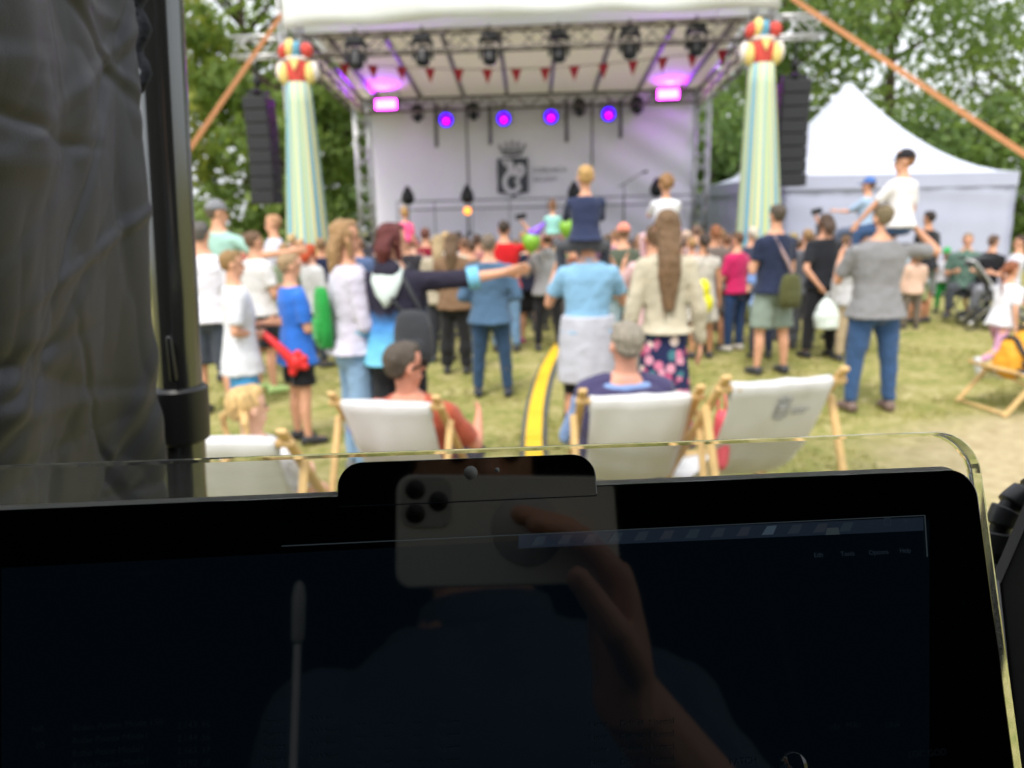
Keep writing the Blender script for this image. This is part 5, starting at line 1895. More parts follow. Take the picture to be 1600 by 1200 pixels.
# grey jacket tied round the waist
f = p14['f']
t = empty('tied_jacket', p14['E'].location)
tag(t, 'light grey jacket knotted round the waist below the light-blue shirt', 'jacket')
rs = []
for i in range(8):
    u = i / 7
    c = p14['T'](.34 - .0 * u, 0, -f(.012) * u) - V((0, 0, f(.30) * u))
    rx = f(.120) + f(.022) * u ** .6
    q = ring(c, V((rx, 0, 0)), V((0, f(.096) + f(.022) * u ** .6, 0)), 24)
    for j, pp in enumerate(q):
        q[j] = c + (pp - c) * (1 + .05 * u * math.sin(j * 1.9))
    rs.append(q)
mb = MB().loft(rs)
o = mb.build('jacket_body', cloth((186, 188, 198)), t, fix=False)
fuse(o, .012, 3, .014, .09)
kb = MB()
kb.ell(p14['T'](.30, .02, f(.095)), .05, .04, .05)
for s in (-1, 1):
    kb.tube([p14['T'](.30, .02, f(.1)), p14['T'](.1, s * .07, f(.11)), p14['T'](-.25, s * .09, f(.09))], .03, 8)
kb.build('knotted_sleeve', cloth((186, 188, 198)), t)
# toy balloons with the child in mint
def balloon(px, py, Y, r, lb, c, cone=False):
    q = at(px, py, Y)
    t = empty('balloon', q)
    tag(t, lb, 'balloon')
    mb = MB()
    if cone:
        M = Matrix.Rotation(R(48), 3, 'Y')
        ax = M @ V((0, 0, 1))
        a, b = frame(ax)
        mb.loft([ring(ax * z * .5, a * rr * .55, b * rr * .55, 14) for z, rr in ((-.24, .12), (-.18, .14), (0, .10), (.16, .05), (.28, .015))])
    else:
        mb.loft([ring(V((0, 0, z * r)), V((rr * r, 0, 0)), V((0, rr * r, 0)), 14) for z, rr in ((-1.3, .06), (-1.1, .3), (-.5, .8), (.1, 1), (.6, .85), (.95, .4), (1.02, .08))])
    mb.build('skin_bubble', mat('balloon_%d_%d_%d' % c, c, .3, var=.05), t)
    MB().tube([V((0, 0, -r * 1.25)), V((.06, .02, -r * 2.2)), V((.10, .03, -r * 3.0))], .004, 4).build('string', mat('string_white', (220, 220, 220), .8), t)
balloon(840, 359, 9.9, .14, 'purple cone-shaped balloon beside the child in the mint shirt', (132, 84, 214), True)
balloon(830, 378, 9.9, .12, 'lime green balloon under the purple cone-shaped one', (126, 176, 56))
balloon(886, 356, 9.9, .11, 'lime green balloon between the mint shirt and the navy sweater', (126, 176, 56))

# ================================================================== DECK CHAIRS
CANV = mat('deck_canvas', (214, 214, 216), 0.85, var=0.03, vscale=3, bump=0.2, bscale=6)
PRINT = mat('canvas_print', (160, 162, 168), .9)
PRINT2 = mat('canvas_print_dark', (112, 114, 122), .9)
def chair_curve(n=16, sag=.10):
    """Side profile of the sling from the top rail down to the front rail."""
    p0, p1, p2, p3_ = V((0, -.36, .92)), V((0, -.18, .50)), V((0, .02, .24)), V((0, .42, .37))
    out = []
    for i in range(n + 1):
        t = i / n
        out.append(p0 * (1 - t) ** 3 + p1 * 3 * t * (1 - t) ** 2 + p2 * 3 * t * t * (1 - t) + p3_ * t ** 3)
    return out
def deck_chair(loc, yaw, label, logo=None, logow=.10, bulge=0.0, sc=1.0):
    t = empty('deck_chair', loc, R(yaw))
    t.scale = (sc, sc, sc)
    tag(t, label, 'deck chair', 'beech deck chairs with white canvas')
    W2 = .285
    for s in (-1, 1):
        bev(MB().bar((s * W2, -.40, .985), (s * W2, .50, .0), .024, .042, V((1, 0, 0))).build('long_rail', WOOD, t, smooth=False), .006)
        bev(MB().bar((s * (W2 - .035), .44, .39), (s * (W2 - .035), -.46, .0), .022, .038, V((1, 0, 0))).build('short_rail', WOOD, t, smooth=False), .006)
        bev(MB().bar((s * (W2 + .03), -.27, .83), (s * (W2 + .03), -.56, .02), .022, .035, V((1, 0, 0))).build('prop_strut', WOOD, t, smooth=False), .005)
        MB().cone((s * (W2 - .02), .07, .20), (s * (W2 + .045), .07, .20), .008, .008, 8).build('pivot_bolt', ALU, t)
    for a, b, r in (((-W2 - .03, -.36, .92), (W2 + .03, -.36, .92), .017), ((-W2 + .01, .42, .375), (W2 - .01, .42, .375), .016), ((-W2 - .03, -.555, .03), (W2 + .03, -.555, .03), .014), ((-W2, .485, .02), (W2, .485, .02), .014), ((-W2 + .02, -.43, .02), (W2 - .02, -.43, .02), .014)):
        MB().cone(a, b, r, r, 10).build('cross_bar', WOOD, t)
    c = chair_curve(26)
    # canvas wraps over the top rail
    cv = [V((0, -.345, .86)), V((0, -.336, .925)), V((0, -.352, .942)), V((0, -.372, .938)), V((0, -.381, .918))] + [p + V((0, -.016 * (1 - i / 26), 0)) for i, p in enumerate(c[1:])]
    hw = W2 - .035
    mb = MB()
    nx = 14
    for j, p in enumerate(cv):
        for i in range(nx + 1):
            u = i / nx * 2 - 1
            v = j / (len(cv) - 1)
            d = bulge * math.sin(math.pi * min(1, max(0, (v - .1) / .9))) * (1 - u * u)
            wr = .007 * pnoise(V((u * 3, v * 6, yaw))) + .004 * math.sin(u * 9 + v * 7 + yaw) * v + .006 * math.exp(-((v - .42 - .04 * u) / .03) ** 2)
            mb.v.append(V((u * (hw - .012 * math.sin(math.pi * v)), p.y - d + wr, p.z - d * .6 + wr)))
    for j in range(len(cv) - 1):
        for i in range(nx):
            q = j * (nx + 1) + i
            mb.f.append((q, q + 1, q + nx + 2, q + nx + 1))
    sl = mb.build('canvas_sling', CANV, t)
    so_ = sl.modifiers.new('solid', 'SOLIDIFY')
    so_.thickness = .003
    so_.offset = 0
    if logo:
        logo(t, cv)
    return t
def crest_on(dx, j, dark, words=True):
    """Small printed shield with crown, on the rear of the sling."""
    def f(t, cv):
        a, b = cv[j], cv[j + 3]
        d = (b - a).normalized()
        n = V((0, d.z, -d.y))
        if n.y > 0:
            n = -n
        x = V((1, 0, 0))
        up_ = -d
        o = a + x * dx + n * .008
        m = PRINT2 if dark else PRINT
        def P2(u, v, k=0):
            return o + x * u + up_ * v + n * (.0015 * k)
        mb = MB()
        mb.prism([P2(-.034, 0), P2(.034, 0), P2(.034, -.075), P2(0, -.092), P2(-.034, -.075)], n * .0012)
        mb.prism([P2(-.03, .012), P2(.03, .012), P2(.04, .04), P2(.015, .024), P2(0, .046), P2(-.015, .024), P2(-.04, .04)], n * .0012)
        e = mb.build('printed_crest', m, t, smooth=False)
        mb = MB()
        mb.tube([P2(.014, -.014, 1), P2(-.012, -.012, 1), P2(-.016, -.035, 1), P2(.010, -.045, 1), P2(.012, -.066, 1), P2(-.014, -.070, 1)], .0035, 4)
        mb.build('crest_curl', CANV, e)
        if words:
            mb = MB()
            for r_ in range(2):
                for k in range(5 - r_):
                    u = .055 + k * .018
                    mb.prism([P2(u, -.03 - r_ * .02), P2(u + .012, -.03 - r_ * .02), P2(u + .012, -.042 - r_ * .02), P2(u, -.042 - r_ * .02)], n * .0012)
            mb.build('printed_words', m, t, smooth=False)
    return f
def chair_at(pxl, pyl, pxr, pyr, yaw, label, logo, Y=None, bulge=0.0):
    """Depth from the apparent rail spacing; the top rail centre then fixes the place."""
    wpx = math.hypot(pxr - pxl, pyr - pyl)
    s = 1.0
    for _ in range(30):           # rail height and rail spacing together give size and place
        d = ray((pxl + pxr) / 2, (pyl + pyr) / 2)
        c = CL + d * ((.925 * s - CAM_Z) / d.z)
        if Y is None:
            s = .5 * s + .5 * wpx * c.y * 1.02 / (FPX * .60 * math.cos(R(yaw)))
    M = Matrix.Rotation(R(yaw), 3, 'Z')
    base = c - M @ V((0, -.36 * s, 0))
    base.z = s
    return deck_chair((base.x, base.y, 0), yaw, label, logo, bulge=bulge, sc=s), base
c1, b1 = chair_at(514, 634, 692, 629, -14, 'deck chair under the man in the orange T-shirt, pale crest print on its canvas', crest_on(.01, 7, False, False), bulge=.05)
c2, b2 = chair_at(903, 624, 1098, 620, 3, 'deck chair under the man in the navy vest, dark crest and words on its canvas', crest_on(-.01, 7, True), bulge=.04)
c3, b3 = chair_at(1117, 607, 1326, 592, 13, 'empty deck chair beside the grey-haired man, printed crest on sagging canvas', crest_on(.03, 6, False), bulge=.0)
c4, b4 = chair_at(232, 694, 446, 685, -8, 'deck chair under the girl with pigtails, beside the black pole', None, Y=1, bulge=.02)
print('chairs', b1, b2, b3, b4)
g = gnd(1518, 652)
c5 = deck_chair((g.x + .72, g.y + .34, 0), 98, 'deck chair at the picture edge holding a yellow and black bag', None)
# yellow and black soft bag lying in that chair
bt = empty('travel_bag', (g.x + .68, g.y + .34, .38), R(-8))
tag(bt, 'yellow padded bag with black straps lying in the deck chair at the picture edge', 'bag')
mb = MB()
M = Matrix.Rotation(R(-32), 3, 'Y')
mb.ell((0, 0, .12), .34, .19, .20, M, 18, 12)
o = mb.build('bag_body', mat('bag_amber', (226, 160, 40), .7, var=.12, vscale=14, bump=.4, bscale=20), bt, fix=False)
fuse(o, .014, 2, .05, .09)
BKB = mat('bag_black', (34, 36, 42), .6)
for k, (a0, a1, off) in enumerate(((-60, 150, -.10), (-40, 160, .04), (0, 200, .17))):
    pts = []
    for i in range(13):
        a = R(a0 + (a1 - a0) * i / 12)
        pts.append(V((0, 0, .12)) + M @ V((off + .02 * math.sin(i), -.205 * math.cos(a) * (1 - abs(off)), .215 * math.sin(a) * (1 - abs(off) * .8))))
    MB().tube(pts, .022, 8).build('strap', BKB, bt)
for k in range(5):
    a = R(150 + k * 22)
    MB().ell(V((0, 0, .12)) + M @ V((-.22 + k * .09, -.17, -.06 + .05 * (k % 2))), .05, .035, .035, M).build('black_patch', BKB, bt)
# red cloth bag hung at the side of the empty chair
q = at(1127, 672, b3.y - .22)
t = empty('hanging_bag', q)
tag(t, 'soft red bag hung on the frame of the empty deck chair', 'bag')
mb = MB()
rs = []
for z, a in ((.10, .4), (.07, .85), (0, 1), (-.10, 1.05), (-.17, .9), (-.20, .5)):
    rs.append(ring(V((0, 0, z)), V((.038 * a, 0, 0)), V((0, .05 * a, 0)), 12, .8))
o = mb.loft(rs).build('bag_body', mat('bag_red', (228, 92, 106), .8, var=.1), t, fix=False)
fuse(o, .008, 2)
MB().tube([V((-.02, 0, .09)), V((-.01, .02, .17)), V((.02, .03, .17)), V((.02, 0, .09))], .006, 6).build('loop', mat('bag_red', (226, 70, 84)), t)

# ---------------------------------------------------------------- the three seated in the chairs
def sit_in(base, yaw, label, px, top, H=None, dz=.34, dy=.02, **k):
    M = Matrix.Rotation(R(yaw), 3, 'Z')
    s = base.z
    c = V((base.x, base.y, 0)) + M @ V((0, dy * s, 0))
    hp_ = V((c.x, c.y, 0)) + M @ V((0, math.sin(R(k.get('lean', 0))) * .8, 0))
    zt = at(px, top, hp_.y).z
    c.x = at(px, top, hp_.y).x - (M @ V((0, math.sin(R(k.get('lean', 0))) * .8, 0))).x
    Hc = (zt - dz * s) / (.535 * math.cos(R(k.get('lean', 0))))
    print('seated', label[:24], round(Hc, 2), 'chair scale', round(s, 2))
    return person(label, c.x, c.y, H=Hc, z=dz * s, yaw=yaw, **k)
sit_in(b1, -14, 'man in orange T-shirt and dark sunglasses sitting in a deck chair', 625, 534, H=1.74, dz=.33, dy=.10, lean=-20, up=('tee', (172, 84, 62), .8), hs=.146, low=('shorts', (46, 50, 70), .44), hair=('short', (84, 74, 64)), arms=(((.35, .25, -1), (-.3, .9, .1)), ((.42, .25, -1), (-.2, 1, .0))), legs='sling', sk=(218, 150, 124), turn=-40, glasses=True, wd=1.12)
pold = sit_in(b2, 3, 'grey-haired man in navy vest over a light-blue shirt sitting in a deck chair', 980, 498, H=1.80, dz=.36, dy=.12, lean=-12, hs=.143, up=('shirt', (126, 154, 200), 1.9), low=('trousers', (60, 66, 84)), hair=('short', (150, 142, 128)), arms=(((.30, .2, -1), (-.3, .9, .1)), ((.30, .2, -1), (-.3, .9, .1))), legs='sling', sk=(216, 158, 134), wd=1.14, turn=10, vox=.009)
p33 = sit_in(b4, -8, 'blond girl with two pigtails in a white T-shirt sitting in a deck chair', 375, 612, H=1.16, dz=.40, dy=-.02, lean=-14, up=('tee', (222, 222, 226), .8), low=('shorts', (200, 140, 160), .4), hair=('pigtails', (214, 178, 120)), arms=('lap', 'lap'), legs='sling', sk=PALESKIN, turn=-35)
# navy vest over the seated man's shirt
def vest_over(p, m, label):
    f = p['f']
    mb = MB()
    rs = []
    for t, rx, ry, dy in ((0.0, .106, .084, -.004), (.22, .106, .086, -.002), (.42, .102, .08, .004), (.62, .110, .084, .004), (.80, .114, .080, 0), (.90, .100, .066, -.006), (.975, .064, .056, -.008)):
        rs.append(ring(p['T'](t, 0, f(dy)), p['X'] * (f(rx) * 1.14 + f(.018)), p['F'] * (f(ry) * 1.07 + f(.012)), 20, .86))
    mb.loft(rs)
    for s in (-1, 1):
        mb.caps(p['T'](.92, s * f(.05)), p['T'](.875, s * f(.100) * 1.1), f(.046), f(.0465))
    o = mb.build('vest', m, p['E'], fix=False)
    fuse(o, .011, 3, .016, .09)
vest_over(pold, cloth((66, 62, 96)), '')
# ---------------------------------------------------------------- stroller by the white tent
def stroller():
    q = at(1560, 470, 11.2)
    t = empty('stroller', (q.x, q.y, 0), R(70))
    tag(t, 'dark stroller with a blue blanket beside the people seated at the white tent', 'stroller')
    BK = cloth((44, 46, 50))
    for sx in (-1, 1):
        for sy, r in ((-.38, .13), (.38, .10)):
            w = MB()
            rs = []
            for a in range(17):
                an = a / 16 * 2 * math.pi
                c = V((sx * .27, sy + math.cos(an) * r * .86, r + math.sin(an) * r * .86))
                rs.append(c)
            w.tube(rs, r * .14, 8)
            wh = w.build('tyre', BLACK_PL, t)
            MB().cone((sx * .25, sy, r), (sx * .29, sy, r), r * .3, r * .3, 10).build('hub', ALU, wh)
        MB().tube([V((sx * .26, -.38, .13)), V((sx * .25, .0, .45)), V((sx * .25, .38, .98)), V((sx * .25, .52, 1.03))], .016, 8).build('side_tube', ALU, t)
        MB().tube([V((sx * .26, .38, .10)), V((sx * .25, .05, .45)), V((sx * .24, -.2, .7))], .016, 8).build('side_tube', ALU, t)
    MB().cone((-.25, .52, 1.03), (.25, .52, 1.03), .02, .02, 10).build('handle', BLACK_PL, t)
    mb = MB()
    mb.loft([ring(V((0, y_, z_)), V((.23, 0, 0)), V((0, .02, .05)), 12, .6) for y_, z_ in ((-.40, .38), (-.25, .42), (.0, .44), (.15, .55), (.28, .92))])
    mb.build('seat', BK, t)
    mb = MB()
    rs = []
    for i in range(9):
        a = R(20 + i * 16)
        c = V((0, .22 - .30 * math.cos(a) * .9, .78 + .26 * math.sin(a)))
        rs.append(ring(c, V((.25, 0, 0)), V((0, .02, .02)), 10, .7))
    mb.loft(rs)
    mb.build('hood', BK, t)
    mb = MB().ell((0, -.12, .56), .22, .22, .07)
    o = mb.build('blanket', cloth((40, 76, 190)), t, fix=False)
    fuse(o, .02, 2, .05, .09)
    mb = MB().box((0, .02, .22), (.4, .5, .16))
    mb.build('basket', BK, t, smooth=False)
stroller()
# plain folding stools under the people seated by the tent
for px, Y, lb in ((1516, 12.4, 'grey folding stool under the green patterned shirt'), (1547, 12.2, 'grey folding stool under the person leaning over in black'), (1586, 11.8, 'grey folding stool under the striped shirt at the picture edge')):
    q = at(px, 400, Y)
    t = empty('folding_stool', (q.x, Y, 0))
    tag(t, lb, 'stool', 'folding stools by the tent')
    MB().box((0, 0, .37), (.42, .40, .03)).build('seat', cloth((90, 92, 98)), t, smooth=False)
    for sx in (-1, 1):
        MB().bar((sx * .19, -.18, .36), (sx * .19, .20, .0), .02, .02).build('leg', ALU, t, smooth=False)
        MB().bar((sx * .17, .18, .36), (sx * .17, -.20, .0), .02, .02).build('leg', ALU, t, smooth=False)

# ================================================================== CONTROL TENT: monitor, acrylic shell, pole, curtain
PLAT = 0.24
# screen plane: the phone lens sees itself at pixel (662, 790), so that sight line is the screen normal
nd = ray(662, 790).normalized()
DM = 0.27
N = -nd
def on_screen(px, py, off=0.0):
    r = ray(px, py)
    t = (DM - off) / r.dot(nd)
    return CL + r * t
A, B = on_screen(0, 797), on_screen(1490, 734)
XA = (B - A).normalized()
YA = N.cross(XA).normalized()
def loc2(px, py, off=0.0):
    q = on_screen(px, py, off) - B
    return q.dot(XA), q.dot(YA)
xr = loc2(1531, 790)[0]
print('monitor: right edge local', loc2(1531, 790), loc2(1562, 1000), loc2(1597, 1200), 'left', loc2(0, 797), 'bottom', loc2(800, 1199))
MON = bpy.data.objects.new('monitor', None)
COL.objects.link(MON)
Mm = Matrix((XA, YA, N)).transposed().to_4x4()
Mm.translation = B + XA * xr
MON.matrix_world = Mm
tag(MON, 'wide black glossy monitor in a clear acrylic shell, switched to a dark screen', 'monitor')
def ml(px, py, off=0.0):
    q = on_screen(px, py, off) - (B + XA * xr)
    return V((q.dot(XA), q.dot(YA), off))
def rrect(x0, y0, x1, y1, r, n=8, rc=(1, 1, 1, 1)):
    pts = []
    for (cx, cy, a0, rr) in ((x1 - r * rc[0], y1 - r * rc[0], 0, r * rc[0]), (x0 + r * rc[1], y1 - r * rc[1], 90, r * rc[1]), (x0 + r * rc[2], y0 + r * rc[2], 180, r * rc[2]), (x1 - r * rc[3], y0 + r * rc[3], 270, r * rc[3])):
        for k in range(n + 1):
            a = R(a0 + 90 * k / n)
            pts.append(V((cx + rr * math.cos(a), cy + rr * math.sin(a), 0)))
    return pts
MW, MH = .50, .295
GLASSB = bpy.data.materials.new('screen_glass')
GLASSB.use_nodes = True
_p = GLASSB.node_tree.nodes['Principled BSDF']
_p.inputs['Base Color'].default_value = (.0015, .0018, .0022, 1)
_p.inputs['Roughness'].default_value = 0.035
_p.inputs['Specular IOR Level'].default_value = 0.7
bev(MB().prism([p + V((0, 0, -.007)) for p in rrect(-MW, -MH, 0, 0, .0105, 10)], (0, 0, .007)).build('front_glass', GLASSB, MON, smooth=False), .0006)
# slim silver back frame just visible round the glass
SILV = mat('silver_rim', (232, 232, 230), .4, metal=.1)
MB().prism([p + V((0, 0, -.0115)) for p in rrect(-MW - .0008, -MH - .0008, .0008, .0016, .011, 10)], (0, 0, .0043)).build('rim', SILV, MON, smooth=False)
DARKB = mat('monitor_back', (26, 27, 30), .5)
MB().prism([p + V((0, 0, -.036)) for p in rrect(-MW + .02, -MH + .02, -.02, -.03, .02, 8)], (0, 0, .0183)).build('back_housing', DARKB, MON, smooth=False)
# webcam tab above the top edge
wl, wr_, wt = ml(528, 770), ml(931, 755), ml(735, 716)
tabx0, tabx1, tabt = wl.x, wr_.x, wt.y
tab = bev(MB().prism([p + V((0, 0, -.006)) for p in rrect(tabx0, -.004, tabx1, tabt, .0085, 10, (1, 1, .1, .1))], (0, 0, .0075)).build('webcam_tab', GLASSB, MON, smooth=False), .0004)
c = ml(735, 739)
MB().loft([ring(V((c.x, c.y, .0016)), V((.0024, 0, 0)), V((0, .0024, 0)), 24), ring(V((c.x, c.y, .0019)), V((.0023, 0, 0)), V((0, .0023, 0)), 24)]).build('webcam_lens', mat('lens_grey', (120, 124, 120), .5), tab)
c = ml(776, 735)
MB().loft([ring(V((c.x, c.y, .0016)), V((.0009, 0, 0)), V((0, .0009, 0)), 16), ring(V((c.x, c.y, .0019)), V((.0008, 0, 0)), V((0, .0008, 0)), 16)]).build('webcam_sensor', mat('lens_grey', (120, 124, 120), .5), tab)
# faint picture on the dark screen: it glows, so these emit
def glow(key, c, s):
    m = bpy.data.materials.new(key)
    m.use_nodes = True
    p = m.node_tree.nodes['Principled BSDF']
    p.inputs['Base Color'].default_value = (.002, .002, .003, 1)
    p.inputs['Roughness'].default_value = .035
    p.inputs['Emission Color'].default_value = lin(c)
    p.inputs['Emission Strength'].default_value = s * .38
    return m
UI_BAR = glow('ui_bar', (52, 66, 84), .35)
UI_LINE = glow('ui_line', (120, 140, 150), .18)
UI_TXT = glow('ui_text', (90, 110, 130), .16)
UI_TXT2 = glow('ui_text_dim', (60, 80, 92), .075)
UI_BLUE = glow('ui_backlight', (22, 46, 60), .10)
def patch(pix, name, m, off):
    pts = [ml(*q, off) for q in pix]
    return MB().poly(pts).build(name, m, MON, smooth=False, fix=False)
patch([(2, 2200), (1452, 2200), (1452, 812), (2, 888)][::1], 'screen_area', UI_BLUE, .0003)
patch([(810, 857), (1443, 829), (1443, 808), (810, 836)], 'title_bar', UI_BAR, .0006)
patch([(440, 854), (1446, 806), (1446, 804.6), (440, 852.6)], 'screen_edge', UI_LINE, .0009)
patch([(1444, 806), (1446, 806), (1450, 870), (1448, 870)], 'screen_edge', UI_LINE, .0009)
for k in range(13):      # row of softly lit tool buttons in the bar
    x = 830 + k * 40
    y = 846 - (x - 830) * .0445
    patch([(x, y + 6), (x + 18, y + 5), (x + 24, y - 9), (x + 9, y - 8)], 'tool_button', glow('ui_button_%d' % k, (78 + 4 * (k % 3), 96, 112), .26 if k not in (9,) else .6), .0009)
patch([(1290, 836), (1312, 835), (1310, 824), (1292, 825)], 'tool_button', UI_LINE, .0012)
def label_txt(txt, px, py, hpx, m):
    c0 = ml(px, py, .0010)
    s = hpx / FPX * DM * 1.15
    o = text_mesh('screen_text', txt, s, m, MON)
    o.location = c0
    return o
for tx, px, py in (('–', 1358, 822), ('□', 1381, 821), ('×', 1412, 820)):
    label_txt(tx, px, py, 14, UI_TXT)
for tx, px, py in (('Edit', 1272, 871), ('Tools', 1314, 869), ('Options', 1358, 867), ('Help', 1406, 864)):
    label_txt(tx, px, py, 9, UI_TXT)
ROWS = [1143, 1163, 1183, 1203]
LEFTT = [('Robin Pointe Mode 150', '2.143', '95'), ('Robe Pointe Mode1', '2.144', '36'), ('Robe Point Mode1', '2.163', '37'), ('Robe Pointe Mode1', '2.192', '38')]
for k, y in enumerate(ROWS):
    a, b, c = LEFTT[k]
    label_txt(a, 112, y, 11, UI_TXT2)
    label_txt(b, 276, y - 4, 11, UI_TXT2)
    label_txt(c, 314, y - 5, 11, UI_TXT2)
    label_txt('Pointe', 408, y - 8, 11, UI_TXT2)
    label_txt('0 Wheel', 482, y - 12, 11, UI_TXT2)
    label_txt('no', 556, y - 4, 11, UI_TXT2)
    label_txt('no', 600, y - 5, 11, UI_TXT2)
    label_txt('no', 645, y - 6, 11, UI_TXT2)
    label_txt('Norm', 686, y - 7, 11, UI_TXT2)
    label_txt('None', 922, y - 4, 11, UI_TXT2)
    label_txt('Default', 970, y - 6, 11, UI_TXT2)
    label_txt('Normal', 1016, y - 8, 11, UI_TXT2)
label_txt('NR', 48, 1145, 11, UI_TXT2)
label_txt('20', 54, 1170, 11, UI_TXT2)
label_txt('VSS', 1296, 1142, 11, UI_TXT2)
label_txt('PERS', 1322, 1139, 11, UI_TXT2)
label_txt('LINK', 1384, 1138, 11, UI_TXT2)
label_txt('LOC', 1420, 1184, 12, UI_TXT2)
label_txt('GOD', 1450, 1182, 12, UI_TXT2)
label_txt('PATCH', 1142, 1198, 12, UI_TXT2)
c = ml(1240, 1200, .0008)
MB().loft([ring(V((c.x, c.y, .0008)), V((.0052, 0, 0)), V((0, .0052, 0)), 28), ring(V((c.x, c.y, .0010)), V((.0050, 0, 0)), V((0, .0050, 0)), 28)]).build('encoder_icon', UI_BLUE, MON)
# stand behind the monitor
MB().bar((-MW / 2, -MH * .45, -.03), (-MW / 2, -MH * .95, -.11), .14, .02, V((0, 0, 1))).build('stand_neck', DARKB, MON, smooth=False)
# ---- clear acrylic shell
ACR = bpy.data.materials.new('clear_acrylic')
ACR.use_nodes = True
_nt = ACR.node_tree
_p = _nt.nodes['Principled BSDF']
_p.inputs['Base Color'].default_value = (.97, .985, .975, 1)
_p.inputs['Transmission Weight'].default_value = 1.0
_p.inputs['Roughness'].default_value = 0.0
_p.inputs['IOR'].default_value = 1.49
_refl_haze = _nt.nodes.new('ShaderNodeTexNoise')             # streaky pale haze painted into the plate in place of a surface reflection
_refl_haze.inputs['Scale'].default_value = 26
_refl_haze.inputs['Detail'].default_value = 8
_refl_haze.inputs['Roughness'].default_value = .75
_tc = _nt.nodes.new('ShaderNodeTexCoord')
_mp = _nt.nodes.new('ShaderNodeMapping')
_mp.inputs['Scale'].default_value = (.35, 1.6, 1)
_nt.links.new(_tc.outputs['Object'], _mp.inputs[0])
_nt.links.new(_mp.outputs[0], _refl_haze.inputs['Vector'])
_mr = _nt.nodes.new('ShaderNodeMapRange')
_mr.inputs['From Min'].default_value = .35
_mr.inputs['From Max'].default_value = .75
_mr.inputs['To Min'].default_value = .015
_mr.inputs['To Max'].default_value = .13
_nt.links.new(_refl_haze.outputs['Fac'], _mr.inputs['Value'])
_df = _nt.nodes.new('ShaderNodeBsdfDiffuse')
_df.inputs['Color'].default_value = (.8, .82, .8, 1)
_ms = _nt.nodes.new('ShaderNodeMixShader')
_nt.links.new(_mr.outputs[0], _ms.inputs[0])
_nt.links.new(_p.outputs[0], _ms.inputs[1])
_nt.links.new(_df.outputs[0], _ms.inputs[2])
_nt.links.new(_ms.outputs[0], _nt.nodes['Material Output'].inputs[0])
at_ = [ml(0, 722, -.004), ml(1440, 676, -.004)]
ACT = (ml(1440, 677, -.0046).y + ml(300, 714, -.0046).y) / 2
ACX = ml(1547, 830, -.0046).x
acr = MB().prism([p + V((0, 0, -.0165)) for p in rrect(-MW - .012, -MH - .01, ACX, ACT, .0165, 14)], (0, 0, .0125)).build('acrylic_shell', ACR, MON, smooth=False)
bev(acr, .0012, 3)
print('acrylic top', ACT, 'right', ACX)

# ---- desk, platform
screen_low = B + XA * (xr - .25) - YA * MH
dk = empty('mixing_desk', (0, screen_low.y - .02, PLAT))
tag(dk, 'black control desk carrying the monitor inside the control tent', 'desk')
DK = mat('desk_black', (20, 20, 22), .6)
dz = screen_low.z - PLAT - .045
bev(MB().box((0.05, .02, dz), (1.3, .46, .04)).build('desk_top', DK, dk, smooth=False), .006)
for sx in (-1, 1):
    for sy in (-.18, .2):
        MB().bar((.05 + sx * .58, sy, .0), (.05 + sx * .58, sy, dz - .02), .04, .04).build('leg', BLACK_MET, dk, smooth=False)
MB().box((.05, .235, dz * .55), (1.2, .02, dz * .8)).build('front_panel', DK, dk, smooth=False)
pf = bev(MB().box((0, -1.1, PLAT / 2), (3.6, 3.4, PLAT)).build('platform', mat('platform_black', (38, 38, 40), .8, var=.2), None, smooth=False), .01)
tag(pf, 'low black platform under the control desk', 'platform')

# ---- black console panel and flexible arm at the picture edge
t = empty('console_panel', (0, 0, 0))
tag(t, 'black slanted console panel with a thin pale edge next to the monitor', 'console')
def pd(px, py, k):
    r = ray(px, py)
    return CL + r * k
p0, p1, p2 = pd(1618, 766, .40), pd(1556, 908, .40), pd(1592, 1260, .34)
p3c = pd(1900, 1260, .34)
p4 = pd(1900, 700, .42)
nn = (p1 - p0).cross(p3c - p0).normalized()
if nn.y > 0:
    nn = -nn
body = MB().prism([p0, p1, p2, p3c, p4], -nn * .03).build('panel_body', mat('console_black', (5, 5, 6), .7, spec=.2), t, smooth=False)
e = MB()
e.bar(p0 + nn * .001, p1 + nn * .001, .0045, .004, nn)
e.bar(p1 + nn * .001, p2 + nn * .001, .003, .004, nn)
e.build('bevelled_edge', mat('edge_grey', (120, 122, 124), .4), t, smooth=False)
t = empty('flexible_arm', (0, 0, 0))
tag(t, 'segmented black flexible arm curving beside the monitor and the sandy ground', 'flexible arm')
ctl = [(1640, 752), (1604, 772), (1578, 792), (1564, 822), (1560, 860), (1566, 910), (1580, 980)]
cp_ = [pd(px, py, .47) for px, py in ctl]
dense = []
for i in range(len(cp_) - 1):
    a, b, c, d = cp_[max(i - 1, 0)], cp_[i], cp_[i + 1], cp_[min(i + 2, len(cp_) - 1)]
    for k in range(10):
        u = k / 10
        dense.append(0.5 * ((2 * b) + (c - a) * u + (2 * a - 5 * b + 4 * c - d) * u * u + (3 * b - a - 3 * c + d) * u ** 3))
SEGM = mat('arm_rubber', (44, 45, 47), .42, spec=.5)
MB().tube(dense, .0062, 12).build('core', BLACK_PL, t)
i = 0
while i + 9 < len(dense):
    MB().tube(dense[i:i + 9], .0092, 14, .0085).build('segment', SEGM, t)
    i += 11

